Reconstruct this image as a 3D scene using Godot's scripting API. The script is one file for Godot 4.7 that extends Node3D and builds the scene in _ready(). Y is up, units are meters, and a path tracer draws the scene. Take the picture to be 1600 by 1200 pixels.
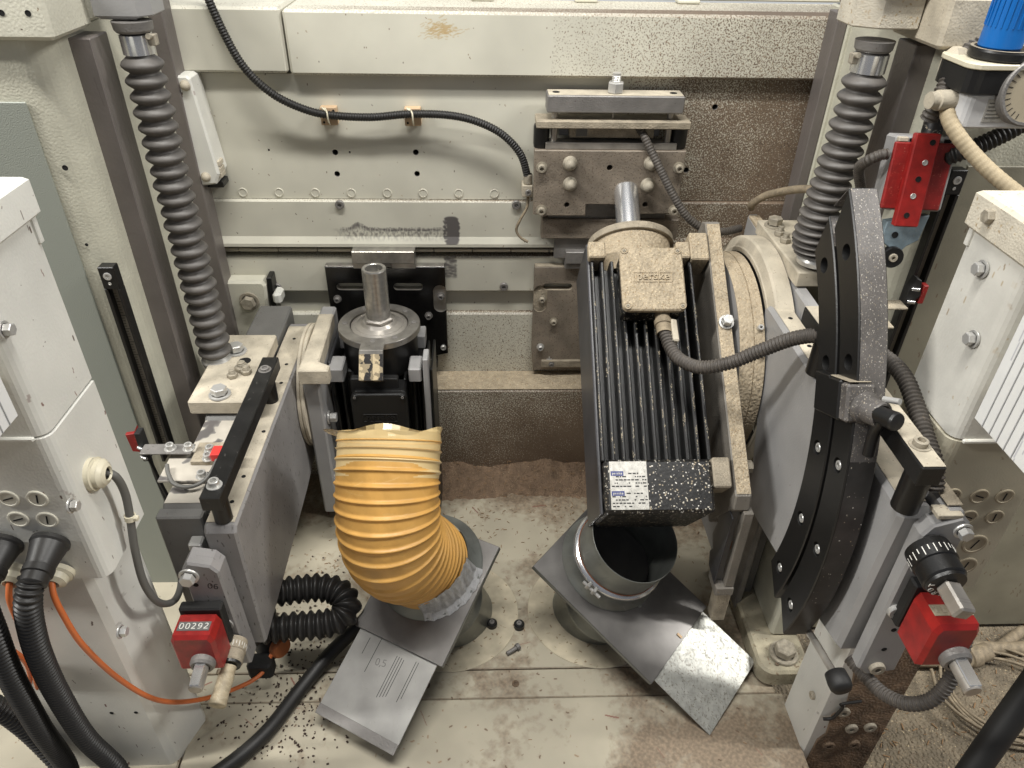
extends Node3D
# Two tilting milling heads of a woodworking machine, seen from above.
var M := {}
var cache := {}
var rng := RandomNumberGenerator.new()

# ---------------------------------------------------------------- mesh builder
class MB:
	var v := PackedVector3Array()
	var n := PackedVector3Array()
	var u := PackedVector2Array()
	func tri(a: Vector3, b: Vector3, c: Vector3, na: Vector3, nb: Vector3, nc: Vector3, ua := Vector2.ZERO, ub := Vector2.ZERO, uc := Vector2.ZERO) -> void:
		if (b - a).cross(c - a).dot(na + nb + nc) > 0.0:
			v.append_array([a, c, b]); n.append_array([na, nc, nb]); u.append_array([ua, uc, ub])
		else:
			v.append_array([a, b, c]); n.append_array([na, nb, nc]); u.append_array([ua, ub, uc])
	func quad(a: Vector3, b: Vector3, c: Vector3, d: Vector3, out: Vector3) -> void:
		var nn := (b - a).cross(c - a)
		if nn.length() < 1e-14: nn = (c - a).cross(d - a)
		nn = nn.normalized()
		if nn.dot(out) < 0.0: nn = -nn
		tri(a, b, c, nn, nn, nn, Vector2(0, 0), Vector2(1, 0), Vector2(1, 1)); tri(a, c, d, nn, nn, nn, Vector2(0, 0), Vector2(1, 1), Vector2(0, 1))
	func box(lo: Vector3, hi: Vector3, bev := 0.0015, xf := Transform3D.IDENTITY) -> MB:
		var c := (lo + hi) * 0.5
		var h := (hi - lo).abs() * 0.5
		var b: float = minf(bev, minf(h.x, minf(h.y, h.z)) * 0.6)
		# faces
		for ax in 3:
			for s: float in [-1.0, 1.0]:
				var i := (ax + 1) % 3
				var j := (ax + 2) % 3
				var p: Array[Vector3] = []
				for k in [[-1, -1], [1, -1], [1, 1], [-1, 1]]:
					var q := Vector3.ZERO
					q[ax] = h[ax] * s; q[i] = (h[i] - b) * k[0]; q[j] = (h[j] - b) * k[1]
					p.append(xf * (c + q))
				var o := Vector3.ZERO
				o[ax] = s
				quad(p[0], p[1], p[2], p[3], xf.basis * o)
		if b <= 0.0: return self
		for ax in 3:
			var i := (ax + 1) % 3
			var j := (ax + 2) % 3
			for si: float in [-1.0, 1.0]:
				for sj: float in [-1.0, 1.0]:
					var p: Array[Vector3] = []
					for k in [[-1, 0], [1, 0], [1, 1], [-1, 1]]:
						var q := Vector3.ZERO
						q[ax] = (h[ax] - b) * k[0]
						q[i] = (h[i] if k[1] == 0 else h[i] - b) * si
						q[j] = (h[j] - b if k[1] == 0 else h[j]) * sj
						p.append(xf * (c + q))
					var o := Vector3.ZERO
					o[i] = si; o[j] = sj
					quad(p[0], p[1], p[2], p[3], xf.basis * o)
		for sx: float in [-1.0, 1.0]:
			for sy: float in [-1.0, 1.0]:
				for sz: float in [-1.0, 1.0]:
					var s := Vector3(sx, sy, sz)
					var a := xf * (c + s * (h - Vector3(0, b, b)))
					var d := xf * (c + s * (h - Vector3(b, 0, b)))
					var e := xf * (c + s * (h - Vector3(b, b, 0)))
					var nn := (xf.basis * s).normalized()
					tri(a, d, e, nn, nn, nn)
		return self
	# polygon (xy) extruded along +z by depth, edges chamfered
	func prism(poly: PackedVector2Array, depth: float, bev := 0.001, xf := Transform3D.IDENTITY) -> MB:
		var pl := poly.duplicate()
		if Geometry2D.is_polygon_clockwise(pl): pl.reverse()
		var m := pl.size()
		var inn := PackedVector2Array()
		for k in m:
			var e0 := (pl[k] - pl[(k + m - 1) % m]).normalized()
			var e1 := (pl[(k + 1) % m] - pl[k]).normalized()
			var n0 := Vector2(-e0.y, e0.x)
			var n1 := Vector2(-e1.y, e1.x)
			var nn := (n0 + n1).normalized()
			inn.append(pl[k] + nn * bev / maxf(nn.dot(n0), 0.35))
		var idx := Geometry2D.triangulate_polygon(inn)
		for s in 2:
			var z := 0.0 if s == 0 else depth
			var nn := xf.basis * Vector3(0, 0, -1.0 if s == 0 else 1.0)
			for t in range(0, idx.size(), 3):
				var a := inn[idx[t]]
				var b := inn[idx[t + 1]]
				var c := inn[idx[t + 2]]
				tri(xf * Vector3(a.x, a.y, z), xf * Vector3(b.x, b.y, z), xf * Vector3(c.x, c.y, z), nn, nn, nn)
		for k in m:
			var k2 := (k + 1) % m
			var e := (pl[k2] - pl[k]).normalized()
			var o := Vector3(e.y, -e.x, 0)
			var a := pl[k]
			var b := pl[k2]
			quad(xf * Vector3(a.x, a.y, bev), xf * Vector3(b.x, b.y, bev), xf * Vector3(b.x, b.y, depth - bev), xf * Vector3(a.x, a.y, depth - bev), xf.basis * o)
			if bev > 0.0:
				var ai := inn[k]
				var bi := inn[k2]
				quad(xf * Vector3(a.x, a.y, bev), xf * Vector3(b.x, b.y, bev), xf * Vector3(bi.x, bi.y, 0), xf * Vector3(ai.x, ai.y, 0), xf.basis * (o + Vector3(0, 0, -1)))
				quad(xf * Vector3(a.x, a.y, depth - bev), xf * Vector3(b.x, b.y, depth - bev), xf * Vector3(bi.x, bi.y, depth), xf * Vector3(ai.x, ai.y, depth), xf.basis * (o + Vector3(0, 0, 1)))
		return self
	# profile of (radius, y) turned round +y
	func lathe(pr: PackedVector2Array, seg := 24, xf := Transform3D.IDENTITY, smooth := false, wob := 0.0, arc := TAU) -> MB:
		var nm := PackedVector2Array()
		for k in pr.size() - 1:
			var e := pr[k + 1] - pr[k]
			nm.append(Vector2(e.y, -e.x).normalized())
		for k in pr.size() - 1:
			var n0 := nm[k]
			var n1 := nm[k]
			if smooth:
				if k > 0: n0 = (nm[k] + nm[k - 1]).normalized()
				if k < nm.size() - 1: n1 = (nm[k] + nm[k + 1]).normalized()
			for s in seg:
				var a0 := arc * s / seg
				var a1 := arc * (s + 1) / seg
				var w0 := 1.0 + wob * sin(a0 * 3.0 + k)
				var w1 := 1.0 + wob * sin(a1 * 3.0 + k)
				var d0 := Vector3(cos(a0), 0, sin(a0))
				var d1 := Vector3(cos(a1), 0, sin(a1))
				var A := pr[k]
				var B := pr[k + 1]
				var q := [xf * (d0 * A.x * w0 + Vector3(0, A.y, 0)), xf * (d1 * A.x * w1 + Vector3(0, A.y, 0)), xf * (d1 * B.x * w1 + Vector3(0, B.y, 0)), xf * (d0 * B.x * w0 + Vector3(0, B.y, 0))]
				var N := [(xf.basis * (d0 * n0.x + Vector3(0, n0.y, 0))).normalized(), (xf.basis * (d1 * n0.x + Vector3(0, n0.y, 0))).normalized(), (xf.basis * (d1 * n1.x + Vector3(0, n1.y, 0))).normalized(), (xf.basis * (d0 * n1.x + Vector3(0, n1.y, 0))).normalized()]
				if A.x > 1e-6: tri(q[0], q[1], q[2], N[0], N[1], N[2])
				if B.x > 1e-6: tri(q[0], q[2], q[3], N[0], N[2], N[3])
		return self
	# swept tube; rib_amp > 0 makes rings every rib_pitch
	func tube(pts: PackedVector3Array, r: float, seg := 10, pitch := 0.0, amp := 0.0, caps := true, r_end := -1.0, sharp := 1.0, div := 6.0) -> MB:
		var cv := Curve3D.new()
		cv.bake_interval = 0.002
		for k in pts.size():
			var t := Vector3.ZERO
			if k > 0 and k < pts.size() - 1: t = (pts[k + 1] - pts[k - 1]) / 6.0
			elif k == 0: t = (pts[1] - pts[0]) / 4.0
			else: t = (pts[k] - pts[k - 1]) / 4.0
			var li := t
			var lo := t
			if k > 0 and t.length() > 0: li = t.normalized() * minf(t.length(), (pts[k] - pts[k - 1]).length() * 0.4)
			if k < pts.size() - 1 and t.length() > 0: lo = t.normalized() * minf(t.length(), (pts[k + 1] - pts[k]).length() * 0.4)
			cv.add_point(pts[k], -li, lo)
		var L := cv.get_baked_length()
		var step := pitch / div if pitch > 0.0 else maxf(r * 0.8, 0.004)
		var m := maxi(2, int(ceil(L / step)))
		var up := Vector3.UP
		var prev: Array[Vector3] = []
		var pn: Array[Vector3] = []
		var last_t := Vector3.ZERO
		for k in m + 1:
			var s := L * k / m
			var c := cv.sample_baked(s, true)
			var t := (cv.sample_baked(minf(s + 0.002, L), true) - cv.sample_baked(maxf(s - 0.002, 0.0), true)).normalized()
			if k == 0:
				up = Vector3(0.3, 1, 0.2)
			up = (up - t * up.dot(t)).normalized()
			var side := t.cross(up)
			var rr := r if r_end < 0.0 else lerpf(r, r_end, s / L)
			var slope := 0.0
			if pitch > 0.0:
				var ph := TAU * s / pitch
				var w := pow(0.5 + 0.5 * cos(ph), sharp)
				rr += amp * (w - 0.5)
				slope = -amp * sharp * pow(0.5 + 0.5 * cos(ph), sharp - 1.0) * 0.5 * sin(ph) * TAU / pitch
			var cur: Array[Vector3] = []
			var cn: Array[Vector3] = []
			for q in seg:
				var a := TAU * q / seg
				var d := up * cos(a) + side * sin(a)
				cur.append(c + d * rr)
				cn.append((d - t * slope).normalized())
			if k > 0:
				for q in seg:
					var q2 := (q + 1) % seg
					tri(prev[q], prev[q2], cur[q2], pn[q], pn[q2], cn[q2])
					tri(prev[q], cur[q2], cur[q], pn[q], cn[q2], cn[q])
			if caps and (k == 0 or k == m):
				var nn := -t if k == 0 else t
				for q in seg:
					tri(c, cur[q], cur[(q + 1) % seg], nn, nn, nn)
			prev = cur; pn = cn
		return self
	func mesh() -> ArrayMesh:
		var a := []
		a.resize(Mesh.ARRAY_MAX)
		a[Mesh.ARRAY_VERTEX] = v; a[Mesh.ARRAY_NORMAL] = n; a[Mesh.ARRAY_TEX_UV] = u
		var m := ArrayMesh.new()
		m.add_surface_from_arrays(Mesh.PRIMITIVE_TRIANGLES, a)
		return m

func mb() -> MB: return MB.new()
func P2(a: Array) -> PackedVector2Array:
	var o := PackedVector2Array()
	for k in range(0, a.size(), 2): o.append(Vector2(a[k], a[k + 1]))
	return o
func P3(a: Array) -> PackedVector3Array:
	var o := PackedVector3Array()
	for k in range(0, a.size(), 3): o.append(Vector3(a[k], a[k + 1], a[k + 2]))
	return o
func V(x: float, y: float, z: float) -> Vector3: return Vector3(x, y, z)
# frame with +y along axis
func along(o: Vector3, ax: Vector3, hint := Vector3(0.13, 0.2, 0.97)) -> Transform3D:
	var y := ax.normalized()
	var x := y.cross(hint).normalized()
	if x.length() < 0.5: x = y.cross(Vector3.RIGHT).normalized()
	return Transform3D(Basis(x, y, x.cross(y)), o)
# frame with +z along axis and +y as near to up as can be
func facing(o: Vector3, ax: Vector3, upw := Vector3.UP) -> Transform3D:
	var z := ax.normalized()
	var x := upw.cross(z).normalized()
	return Transform3D(Basis(x, z.cross(x), z), o)

# ---------------------------------------------------------------- scene tree
func named(s: String) -> String:
	if not cache.has("n_" + s):
		cache["n_" + s] = 0
		return s
	cache["n_" + s] += 1
	return "%s_%03d" % [s, cache["n_" + s]]
func tag(o: Node, label: String, cat: String, group := "") -> void:
	o.set_meta("label", label); o.set_meta("category", cat)
	if group != "": o.set_meta("group", group)
func thing(called: String, label: String, cat: String, at := Vector3.ZERO, group := "", basis := Basis.IDENTITY) -> Node3D:
	var o := Node3D.new()
	o.name = named(called)
	add_child(o)
	o.transform = Transform3D(basis, at)
	tag(o, label, cat, group)
	return o
# a mesh in world coordinates (or in the thing's own, local = true) as part of a thing
func part(p: Node, called: String, b, mat: Material, local := false, xf := Transform3D.IDENTITY) -> MeshInstance3D:
	var o := MeshInstance3D.new()
	o.name = called
	o.mesh = b.mesh() if b is MB else b
	o.material_override = mat
	p.add_child(o, true)
	var inv := Transform3D.IDENTITY
	if not local:
		var q: Node = p
		while q is Node3D and q != self:
			inv = inv * q.transform.affine_inverse() if q == p else inv * q.transform.affine_inverse()
			q = q.get_parent()
	o.transform = inv * xf
	return o
func single(called: String, b, mat: Material, label: String, cat: String, group := "", at := Vector3.ZERO) -> MeshInstance3D:
	var o := MeshInstance3D.new()
	o.name = named(called)
	o.mesh = b.mesh() if b is MB else b
	o.material_override = mat
	add_child(o)
	tag(o, label, cat, group)
	return o
func struct(called: String, b, mat: Material) -> MeshInstance3D:
	var o := MeshInstance3D.new()
	o.name = named(called)
	o.mesh = b.mesh() if b is MB else b
	o.material_override = mat
	add_child(o)
	o.set_meta("kind", "structure")
	return o
# body with round or slotted holes cut: cuts = [position, axis, radius, depth, slot length, slot direction]
func drilled(p: Node, called: String, b: MB, mat: Material, cuts: Array, dark: Material, local := false) -> Node3D:
	var c := CSGCombiner3D.new()
	c.name = called
	p.add_child(c, true)
	var base := CSGMesh3D.new()
	base.name = "body"
	base.mesh = weld(b)
	base.material = mat
	c.add_child(base)
	for k in cuts:
		var ends := [Vector3.ZERO]
		if k.size() > 4: ends = [k[5] * k[4] * 0.5, -k[5] * k[4] * 0.5]
		for e in ends:
			var y := CSGCylinder3D.new()
			y.name = "hole"
			y.radius = k[2]; y.height = k[3]; y.sides = 20
			y.operation = CSGShape3D.OPERATION_SUBTRACTION
			y.material = dark
			y.transform = along(k[0] + e, k[1])
			c.add_child(y, true)
		if k.size() > 4:
			var s := CSGBox3D.new()
			s.name = "slot"
			s.operation = CSGShape3D.OPERATION_SUBTRACTION
			s.material = dark
			s.size = Vector3(k[4], k[3], k[2] * 2.0)
			var yv: Vector3 = k[1].normalized()
			s.transform = Transform3D(Basis(k[5], yv, k[5].cross(yv)), k[0])
			c.add_child(s, true)
	if not local and p != self: c.transform = (p as Node3D).transform.affine_inverse()
	return c
func weld(b: MB) -> ArrayMesh:
	var st := SurfaceTool.new()
	st.begin(Mesh.PRIMITIVE_TRIANGLES)
	for k in b.v.size():
		st.set_normal(b.n[k]); st.add_vertex(b.v[k])
	return st.commit()

# ---------------------------------------------------------------- fasteners
func fast(key: String) -> Mesh:
	if cache.has(key): return cache[key]
	var k := key.split("|")
	var r := float(k[1])
	var h := float(k[2])
	var b := mb()
	match k[0]:
		"hex":
			b.lathe(P2([0, 0, r * 1.35, 0, r * 1.4, h * 0.06, r * 1.35, h * 0.2, r, h * 0.2]), 20)
			var p := PackedVector2Array()
			for s in 6: p.append(Vector2(cos(s * PI / 3 + 0.3), sin(s * PI / 3 + 0.3)) * r)
			b.prism(p, h * 0.8, r * 0.1, Transform3D(Basis(Vector3.RIGHT, Vector3(0, 0, -1), Vector3.UP), Vector3(0, h * 0.2, 0)))
		"nut":
			var p := PackedVector2Array()
			for s in 6: p.append(Vector2(cos(s * PI / 3 + 0.2), sin(s * PI / 3 + 0.2)) * r)
			b.prism(p, h * 0.55, r * 0.1, Transform3D(Basis(Vector3.RIGHT, Vector3(0, 0, -1), Vector3.UP), Vector3.ZERO))
			var pf := [r * 0.55, h * 0.55]
			for s in 4: pf.append_array([r * 0.56, h * (0.6 + s * 0.08), r * 0.5, h * (0.64 + s * 0.08)])
			pf.append_array([r * 0.5, h, 0, h])
			b.lathe(P2(pf), 16)
		"socket":
			b.lathe(P2([0, 0, r * 1.45, 0, r * 1.45, h * 0.12, r, h * 0.12, r, h * 0.92, r * 0.9, h, r * 0.55, h]), 18)
			b.lathe(P2([r * 0.55, h, r * 0.5, h * 0.45, 0, h * 0.45]), 6)
		"flat":
			b.lathe(P2([r, 0, r, h * 0.8, r * 0.9, h, r * 0.45, h]), 18)
			b.lathe(P2([r * 0.45, h, r * 0.42, h * 0.3, 0, h * 0.3]), 6)
		"dome":
			var pf := [r * 1.25, 0, r * 1.25, h * 0.12, r, h * 0.16]
			for s in 7: pf.append_array([r * cos(s * PI / 12), h * (0.4 + 0.6 * sin(s * PI / 12))])
			b.lathe(P2(pf), 18, Transform3D.IDENTITY, true)
		"disc":
			b.lathe(P2([r, 0, r, h * 0.7, r * 0.93, h, r * 0.8, h, r * 0.75, h * 0.6, 0, h * 0.55]), 20)
		"rod":
			b.lathe(P2([r, 0, r, h - r * 0.2, r * 0.8, h, 0, h]), 18)
	var m := b.mesh()
	cache[key] = m
	return m
func bolt(p: Node, kind: String, pos: Vector3, ax: Vector3, r: float, h: float, mat: Material, called := "bolt", local := false) -> MeshInstance3D:
	return part(p, called, fast("%s|%.5f|%.5f" % [kind, r, h]), mat, local, along(pos, ax))

# ---------------------------------------------------------------- textures
func base_img(w: int, h: int, col: Color, amp: float, freq: float, seed_: int, oct := 4) -> Image:
	var f := FastNoiseLite.new()
	f.seed = seed_; f.frequency = freq; f.fractal_octaves = oct
	var g := f.get_seamless_image(w, h)
	var src := g.get_data()
	var out := PackedByteArray()
	out.resize(w * h * 3)
	var lut := PackedByteArray()
	lut.resize(768)
	for k in 256:
		var t := 1.0 + amp * (k / 127.5 - 1.0)
		lut[k * 3] = clampi(int(col.r * 255 * t), 0, 255)
		lut[k * 3 + 1] = clampi(int(col.g * 255 * t), 0, 255)
		lut[k * 3 + 2] = clampi(int(col.b * 255 * t), 0, 255)
	for k in w * h:
		var s := src[k] * 3
		out[k * 3] = lut[s]; out[k * 3 + 1] = lut[s + 1]; out[k * 3 + 2] = lut[s + 2]
	return Image.create_from_data(w, h, false, Image.FORMAT_RGB8, out)
func dab(im: Image, x: int, y: int, len_: float, ang: float, wd: int, col: Color, keep := 0.0) -> void:
	var w := im.get_width()
	var h := im.get_height()
	for s in int(maxf(1.0, len_)):
		var px := x + int(round(cos(ang) * s))
		var py := y + int(round(sin(ang) * s))
		for a in wd:
			for b in wd:
				var qx := posmod(px + a, w)
				var qy := posmod(py + b, h)
				im.set_pixel(qx, qy, col if keep <= 0.0 else col.lerp(im.get_pixel(qx, qy), keep))
func specks(im: Image, count: int, cols: Array, len0: float, len1: float, wd: int, ang0 := 0.0, ang1 := TAU, keep := 0.0) -> Image:
	for k in count:
		dab(im, rng.randi_range(0, im.get_width() - 1), rng.randi_range(0, im.get_height() - 1), rng.randf_range(len0, len1), rng.randf_range(ang0, ang1), rng.randi_range(1, wd), cols[rng.randi() % cols.size()], keep)
	return im
func tex(im: Image) -> ImageTexture:
	im.generate_mipmaps()
	return ImageTexture.create_from_image(im)
func bumpy(size: int, freq: float, strength: float, seed_: int, oct := 3) -> ImageTexture:
	var key := "b_%d_%f_%f_%d" % [size, freq, strength, seed_]
	if cache.has(key): return cache[key]
	var f := FastNoiseLite.new()
	f.seed = seed_; f.frequency = freq; f.fractal_octaves = oct
	var g := f.get_seamless_image(size, size)
	g.convert(Image.FORMAT_RGBA8)
	g.bump_map_to_normal_map(strength)
	cache[key] = tex(g)
	return cache[key]
func mat(col: Color, rough: float, metal := 0.0, t: Texture2D = null, cover := 0.25, nrm: Texture2D = null, ns := 0.4, world := false) -> StandardMaterial3D:
	var m := StandardMaterial3D.new()
	m.albedo_color = col
	m.roughness = rough
	m.metallic = metal
	if t: m.albedo_texture = t
	if nrm:
		m.normal_enabled = true; m.normal_texture = nrm; m.normal_scale = ns
	if t or nrm:
		m.uv1_triplanar = true
		m.uv1_world_triplanar = world
		m.uv1_scale = Vector3.ONE / cover
	return m

# ---------------------------------------------------------------- camera, light, exposure
func setup() -> void:
	rng.seed = 7
	var cam := Camera3D.new()
	cam.name = "camera"
	add_child(cam)
	cam.position = V(0, 1, 0)
	cam.rotation_degrees = V(-35, -2.5, 1.2)
	cam.fov = 55.1
	cam.near = 0.05
	cam.far = 40.0
	var env := Environment.new()
	env.background_mode = Environment.BG_COLOR
	env.background_color = Color(0.93, 0.95, 1.0)
	env.background_energy_multiplier = 0.14
	env.tonemap_mode = Environment.TONE_MAPPER_LINEAR
	env.tonemap_exposure = 1.4
	env.sdfgi_enabled = true
	env.ssao_enabled = true
	env.ssil_enabled = true
	var we := WorldEnvironment.new()
	we.name = "environment"
	we.environment = env
	add_child(we)
	# ceiling luminaires over the machine (outside the frame)
	luminaire(V(-0.05, 2.5, -0.42), 1.5, 0.14, 3.7, "middle")
	luminaire(V(2.55, 2.5, -0.3), 1.5, 0.14, 7.0, "right side")
	luminaire(V(-2.45, 2.5, -0.1), 1.5, 0.14, 9.0, "left side")
func luminaire(at: Vector3, w: float, d: float, e: float, where: String) -> void:
	var t := thing("ceiling_lamp", "long white ceiling lamp above the %s of the machine" % where, "lamp", at, "ceiling lamps")
	var b := mb().box(V(-w / 2 - 0.02, 0.012, -d / 2 - 0.02), V(w / 2 + 0.02, 0.07, d / 2 + 0.02), 0.004)
	part(t, "housing", b, mat(Color(0.85, 0.85, 0.83), 0.5), true)
	var g := mat(Color(0.9, 0.9, 0.88), 0.4)
	g.emission_enabled = true
	g.emission = Color(1.0, 0.97, 0.9)
	g.emission_energy_multiplier = 3.0
	part(t, "diffuser", mb().box(V(-w / 2, 0.0, -d / 2), V(w / 2, 0.011, d / 2), 0.0), g, true)
	var l := AreaLight3D.new()
	l.name = "tube_light"
	l.area_size = Vector2(w, d)
	l.light_energy = e
	l.light_color = Color(1.0, 0.993, 0.975)
	l.shadow_enabled = true
	l.area_range = 12.0
	t.add_child(l)
	l.position = V(0, -0.004, 0)
	l.rotation_degrees = V(-90, 0, 0)

# ---------------------------------------------------------------- materials
func materials() -> void:
	var orange_peel := bumpy(512, 0.22, 3.0, 3)
	var fine := bumpy(256, 0.3, 3.0, 5)
	var rough_n := bumpy(256, 0.2, 5.0, 11, 4)
	var cream := Color(0.79, 0.778, 0.715)
	var dirt := [Color(0.33, 0.26, 0.2), Color(0.45, 0.37, 0.29), Color(0.25, 0.2, 0.16)]
	M.cream = mat(Color.WHITE, 0.42, 0.0, tex(specks(base_img(512, 512, cream, 0.05, 0.008, 1), 160, dirt, 1, 4, 1)), 0.5, orange_peel, 0.12)
	M.col = mat(Color.WHITE, 0.36, 0.0, tex(base_img(256, 256, Color(0.74, 0.73, 0.665), 0.04, 0.012, 9)), 0.16, bumpy(256, 0.16, 4.0, 21), 0.16)
	M.door = mat(Color(0.55, 0.565, 0.53), 0.45, 0.0, null, 0.2, orange_peel, 0.3)  # grey green, set deeper to carry the shade on the left door
	M.white = mat(Color.WHITE, 0.4, 0.0, tex(specks(specks(base_img(512, 512, Color(0.84, 0.835, 0.805), 0.05, 0.005, 4), 60, [Color(0.42, 0.28, 0.25), Color(0.33, 0.27, 0.24)], 4, 11, 2, 1.3, 1.8, 0.1), 60, [Color(0.4, 0.36, 0.33)], 1, 3, 1)), 0.42, orange_peel, 0.06)
	M.whitedust = mat(Color.WHITE, 0.55, 0.0, tex(specks(base_img(512, 512, Color(0.83, 0.82, 0.785), 0.07, 0.01, 14), 240, [Color(0.7, 0.62, 0.5), Color(0.6, 0.52, 0.42)], 2, 9, 2, 1.2, 2.0, 0.5)), 0.42, orange_peel, 0.06)
	M.lid = mat(Color.WHITE, 0.4, 0.0, tex(specks(base_img(256, 256, Color(0.88, 0.88, 0.87), 0.02, 0.02, 6), 40, [Color(0.7, 0.7, 0.72)], 20, 70, 1, 1.5, 1.64)), 0.3)
	# bare steel guides, brown grey film and scuffs
	M.guide = mat(Color.WHITE, 0.42, 0.2, tex(specks(base_img(512, 512, Color(0.45, 0.425, 0.41), 0.07, 0.006, 8), 90, [Color(0.52, 0.48, 0.45), Color(0.3, 0.27, 0.26)], 6, 50, 1, 1.45, 1.7, 0.6)), 0.35, fine, 0.06)
	M.steel = mat(Color.WHITE, 0.33, 0.6, tex(specks(base_img(256, 256, Color(0.66, 0.64, 0.61), 0.14, 0.02, 12), 160, [Color(0.72, 0.7, 0.68), Color(0.42, 0.4, 0.39)], 8, 40, 1, -0.1, 0.1, 0.5)), 0.2)
	M.dsteel = mat(Color.WHITE, 0.45, 0.3, tex(specks(base_img(256, 256, Color(0.49, 0.478, 0.465), 0.1, 0.02, 13), 240, [Color(0.5, 0.46, 0.42), Color(0.34, 0.31, 0.3)], 1, 3, 1)), 0.2, fine, 0.2)
	M.chrome = mat(Color(0.86, 0.86, 0.86), 0.2, 0.85)
	M.zinc = mat(Color(0.76, 0.755, 0.74), 0.34, 0.5, null, 0.1, fine, 0.15)
	M.zincdust = mat(Color.WHITE, 0.65, 0.25, tex(specks(base_img(128, 128, Color(0.62, 0.59, 0.53), 0.15, 0.05, 15), 300, [Color(0.55, 0.48, 0.4)], 1, 2, 1)), 0.06)
	# grey enamel of the swivel castings, with dark nicks
	M.grey = mat(Color.WHITE, 0.42, 0.0, tex(specks(base_img(512, 512, Color(0.52, 0.51, 0.505), 0.07, 0.007, 16), 420, [Color(0.27, 0.255, 0.25), Color(0.33, 0.31, 0.29)], 3, 11, 2, 1.3, 1.9, 0.1)), 0.35, orange_peel, 0.1)
	M.greyclean = mat(Color.WHITE, 0.4, 0.0, tex(specks(base_img(512, 512, Color(0.585, 0.58, 0.575), 0.06, 0.006, 17), 30, [Color(0.4, 0.36, 0.33)], 3, 12, 1, 0.9, 2.2, 0.3)), 0.4, orange_peel, 0.06)
	# dust that lies on the right hand head, tan with brown grains
	M.dust = mat(Color.WHITE, 0.85, 0.0, tex(specks(specks(base_img(512, 512, Color(0.665, 0.61, 0.52), 0.1, 0.03, 18), 9000, [Color(0.52, 0.43, 0.32), Color(0.6, 0.52, 0.4), Color(0.84, 0.77, 0.64)], 1, 3, 2, 0, TAU, 0.25), 2600, [Color(0.36, 0.29, 0.22), Color(0.45, 0.37, 0.28)], 1, 2, 1)), 0.3, rough_n, 0.35)
	M.dustgrey = mat(Color.WHITE, 0.75, 0.0, tex(specks(base_img(512, 512, Color(0.60, 0.56, 0.49), 0.16, 0.012, 19), 4200, [Color(0.5, 0.44, 0.37), Color(0.7, 0.65, 0.56), Color(0.42, 0.38, 0.34)], 1, 3, 2, 0, TAU, 0.3)), 0.2, rough_n, 0.22)
	M.dustlight = mat(Color.WHITE, 0.7, 0.0, tex(specks(base_img(512, 512, Color(0.70, 0.665, 0.595), 0.12, 0.01, 20), 1500, [Color(0.6, 0.54, 0.46), Color(0.5, 0.45, 0.4), Color(0.76, 0.72, 0.65)], 1, 4, 2, 0, TAU, 0.4)), 0.25, fine, 0.12)
	M.black = mat(Color(0.085, 0.083, 0.082), 0.38, 0.0, null, 0.1, fine, 0.1)
	M.blackmat = mat(Color(0.1, 0.098, 0.096), 0.6)
	M.void = mat(Color(0.03, 0.028, 0.026), 0.9)  # shade inside small holes, slots and gaps, painted as near black
	var chips := [Color(0.8, 0.77, 0.7), Color(0.66, 0.6, 0.5), Color(0.9, 0.88, 0.84)]
	M.blackspeck = mat(Color.WHITE, 0.42, 0.0, tex(specks(base_img(512, 512, Color(0.10, 0.097, 0.095), 0.25, 0.02, 22), 6500, chips, 1, 3, 2)), 0.42, fine, 0.04)
	M.blackdusty = mat(Color.WHITE, 0.5, 0.0, tex(specks(specks(base_img(512, 512, Color(0.36, 0.345, 0.335), 0.2, 0.008, 23), 2500, [Color(0.5, 0.47, 0.44), Color(0.28, 0.26, 0.25)], 1, 3, 2, 0, TAU, 0.4), 2600, chips, 1, 3, 2)), 0.16, fine, 0.15)
	M.platedust = mat(Color.WHITE, 0.55, 0.1, tex(specks(base_img(512, 512, Color(0.505, 0.465, 0.415), 0.14, 0.01, 24), 9000, [Color(0.33, 0.28, 0.23), Color(0.52, 0.47, 0.4), Color(0.25, 0.21, 0.18)], 1, 2, 2, 0, TAU, 0.3)), 0.3, fine, 0.15)
	M.rubber = mat(Color.WHITE, 0.5, 0.0, tex(specks(base_img(256, 256, Color(0.36, 0.345, 0.33), 0.16, 0.02, 25), 700, [Color(0.44, 0.41, 0.375), Color(0.22, 0.21, 0.2)], 1, 3, 1, 0, TAU, 0.4)), 0.12)
	M.rubberdark = mat(Color(0.16, 0.155, 0.15), 0.45)
	M.cable = mat(Color(0.13, 0.125, 0.12), 0.5)
	M.conduit = mat(Color.WHITE, 0.6, 0.0, tex(specks(base_img(256, 256, Color(0.3, 0.28, 0.26), 0.2, 0.03, 26), 900, [Color(0.5, 0.45, 0.38), Color(0.2, 0.18, 0.17)], 1, 3, 2, 0, TAU, 0.3)), 0.1)
	M.conduitdust = mat(Color.WHITE, 0.75, 0.0, tex(specks(base_img(256, 256, Color(0.52, 0.47, 0.39), 0.22, 0.03, 27), 1200, [Color(0.64, 0.58, 0.48), Color(0.32, 0.28, 0.24)], 1, 3, 2, 0, TAU, 0.3)), 0.1)
	M.greycable = mat(Color(0.38, 0.375, 0.36), 0.5)
	M.orange = mat(Color(0.78, 0.42, 0.22), 0.45)
	M.wood = mat(Color(0.76, 0.65, 0.52), 0.6)
	M.plastic = mat(Color(0.82, 0.79, 0.70), 0.45)
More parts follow.
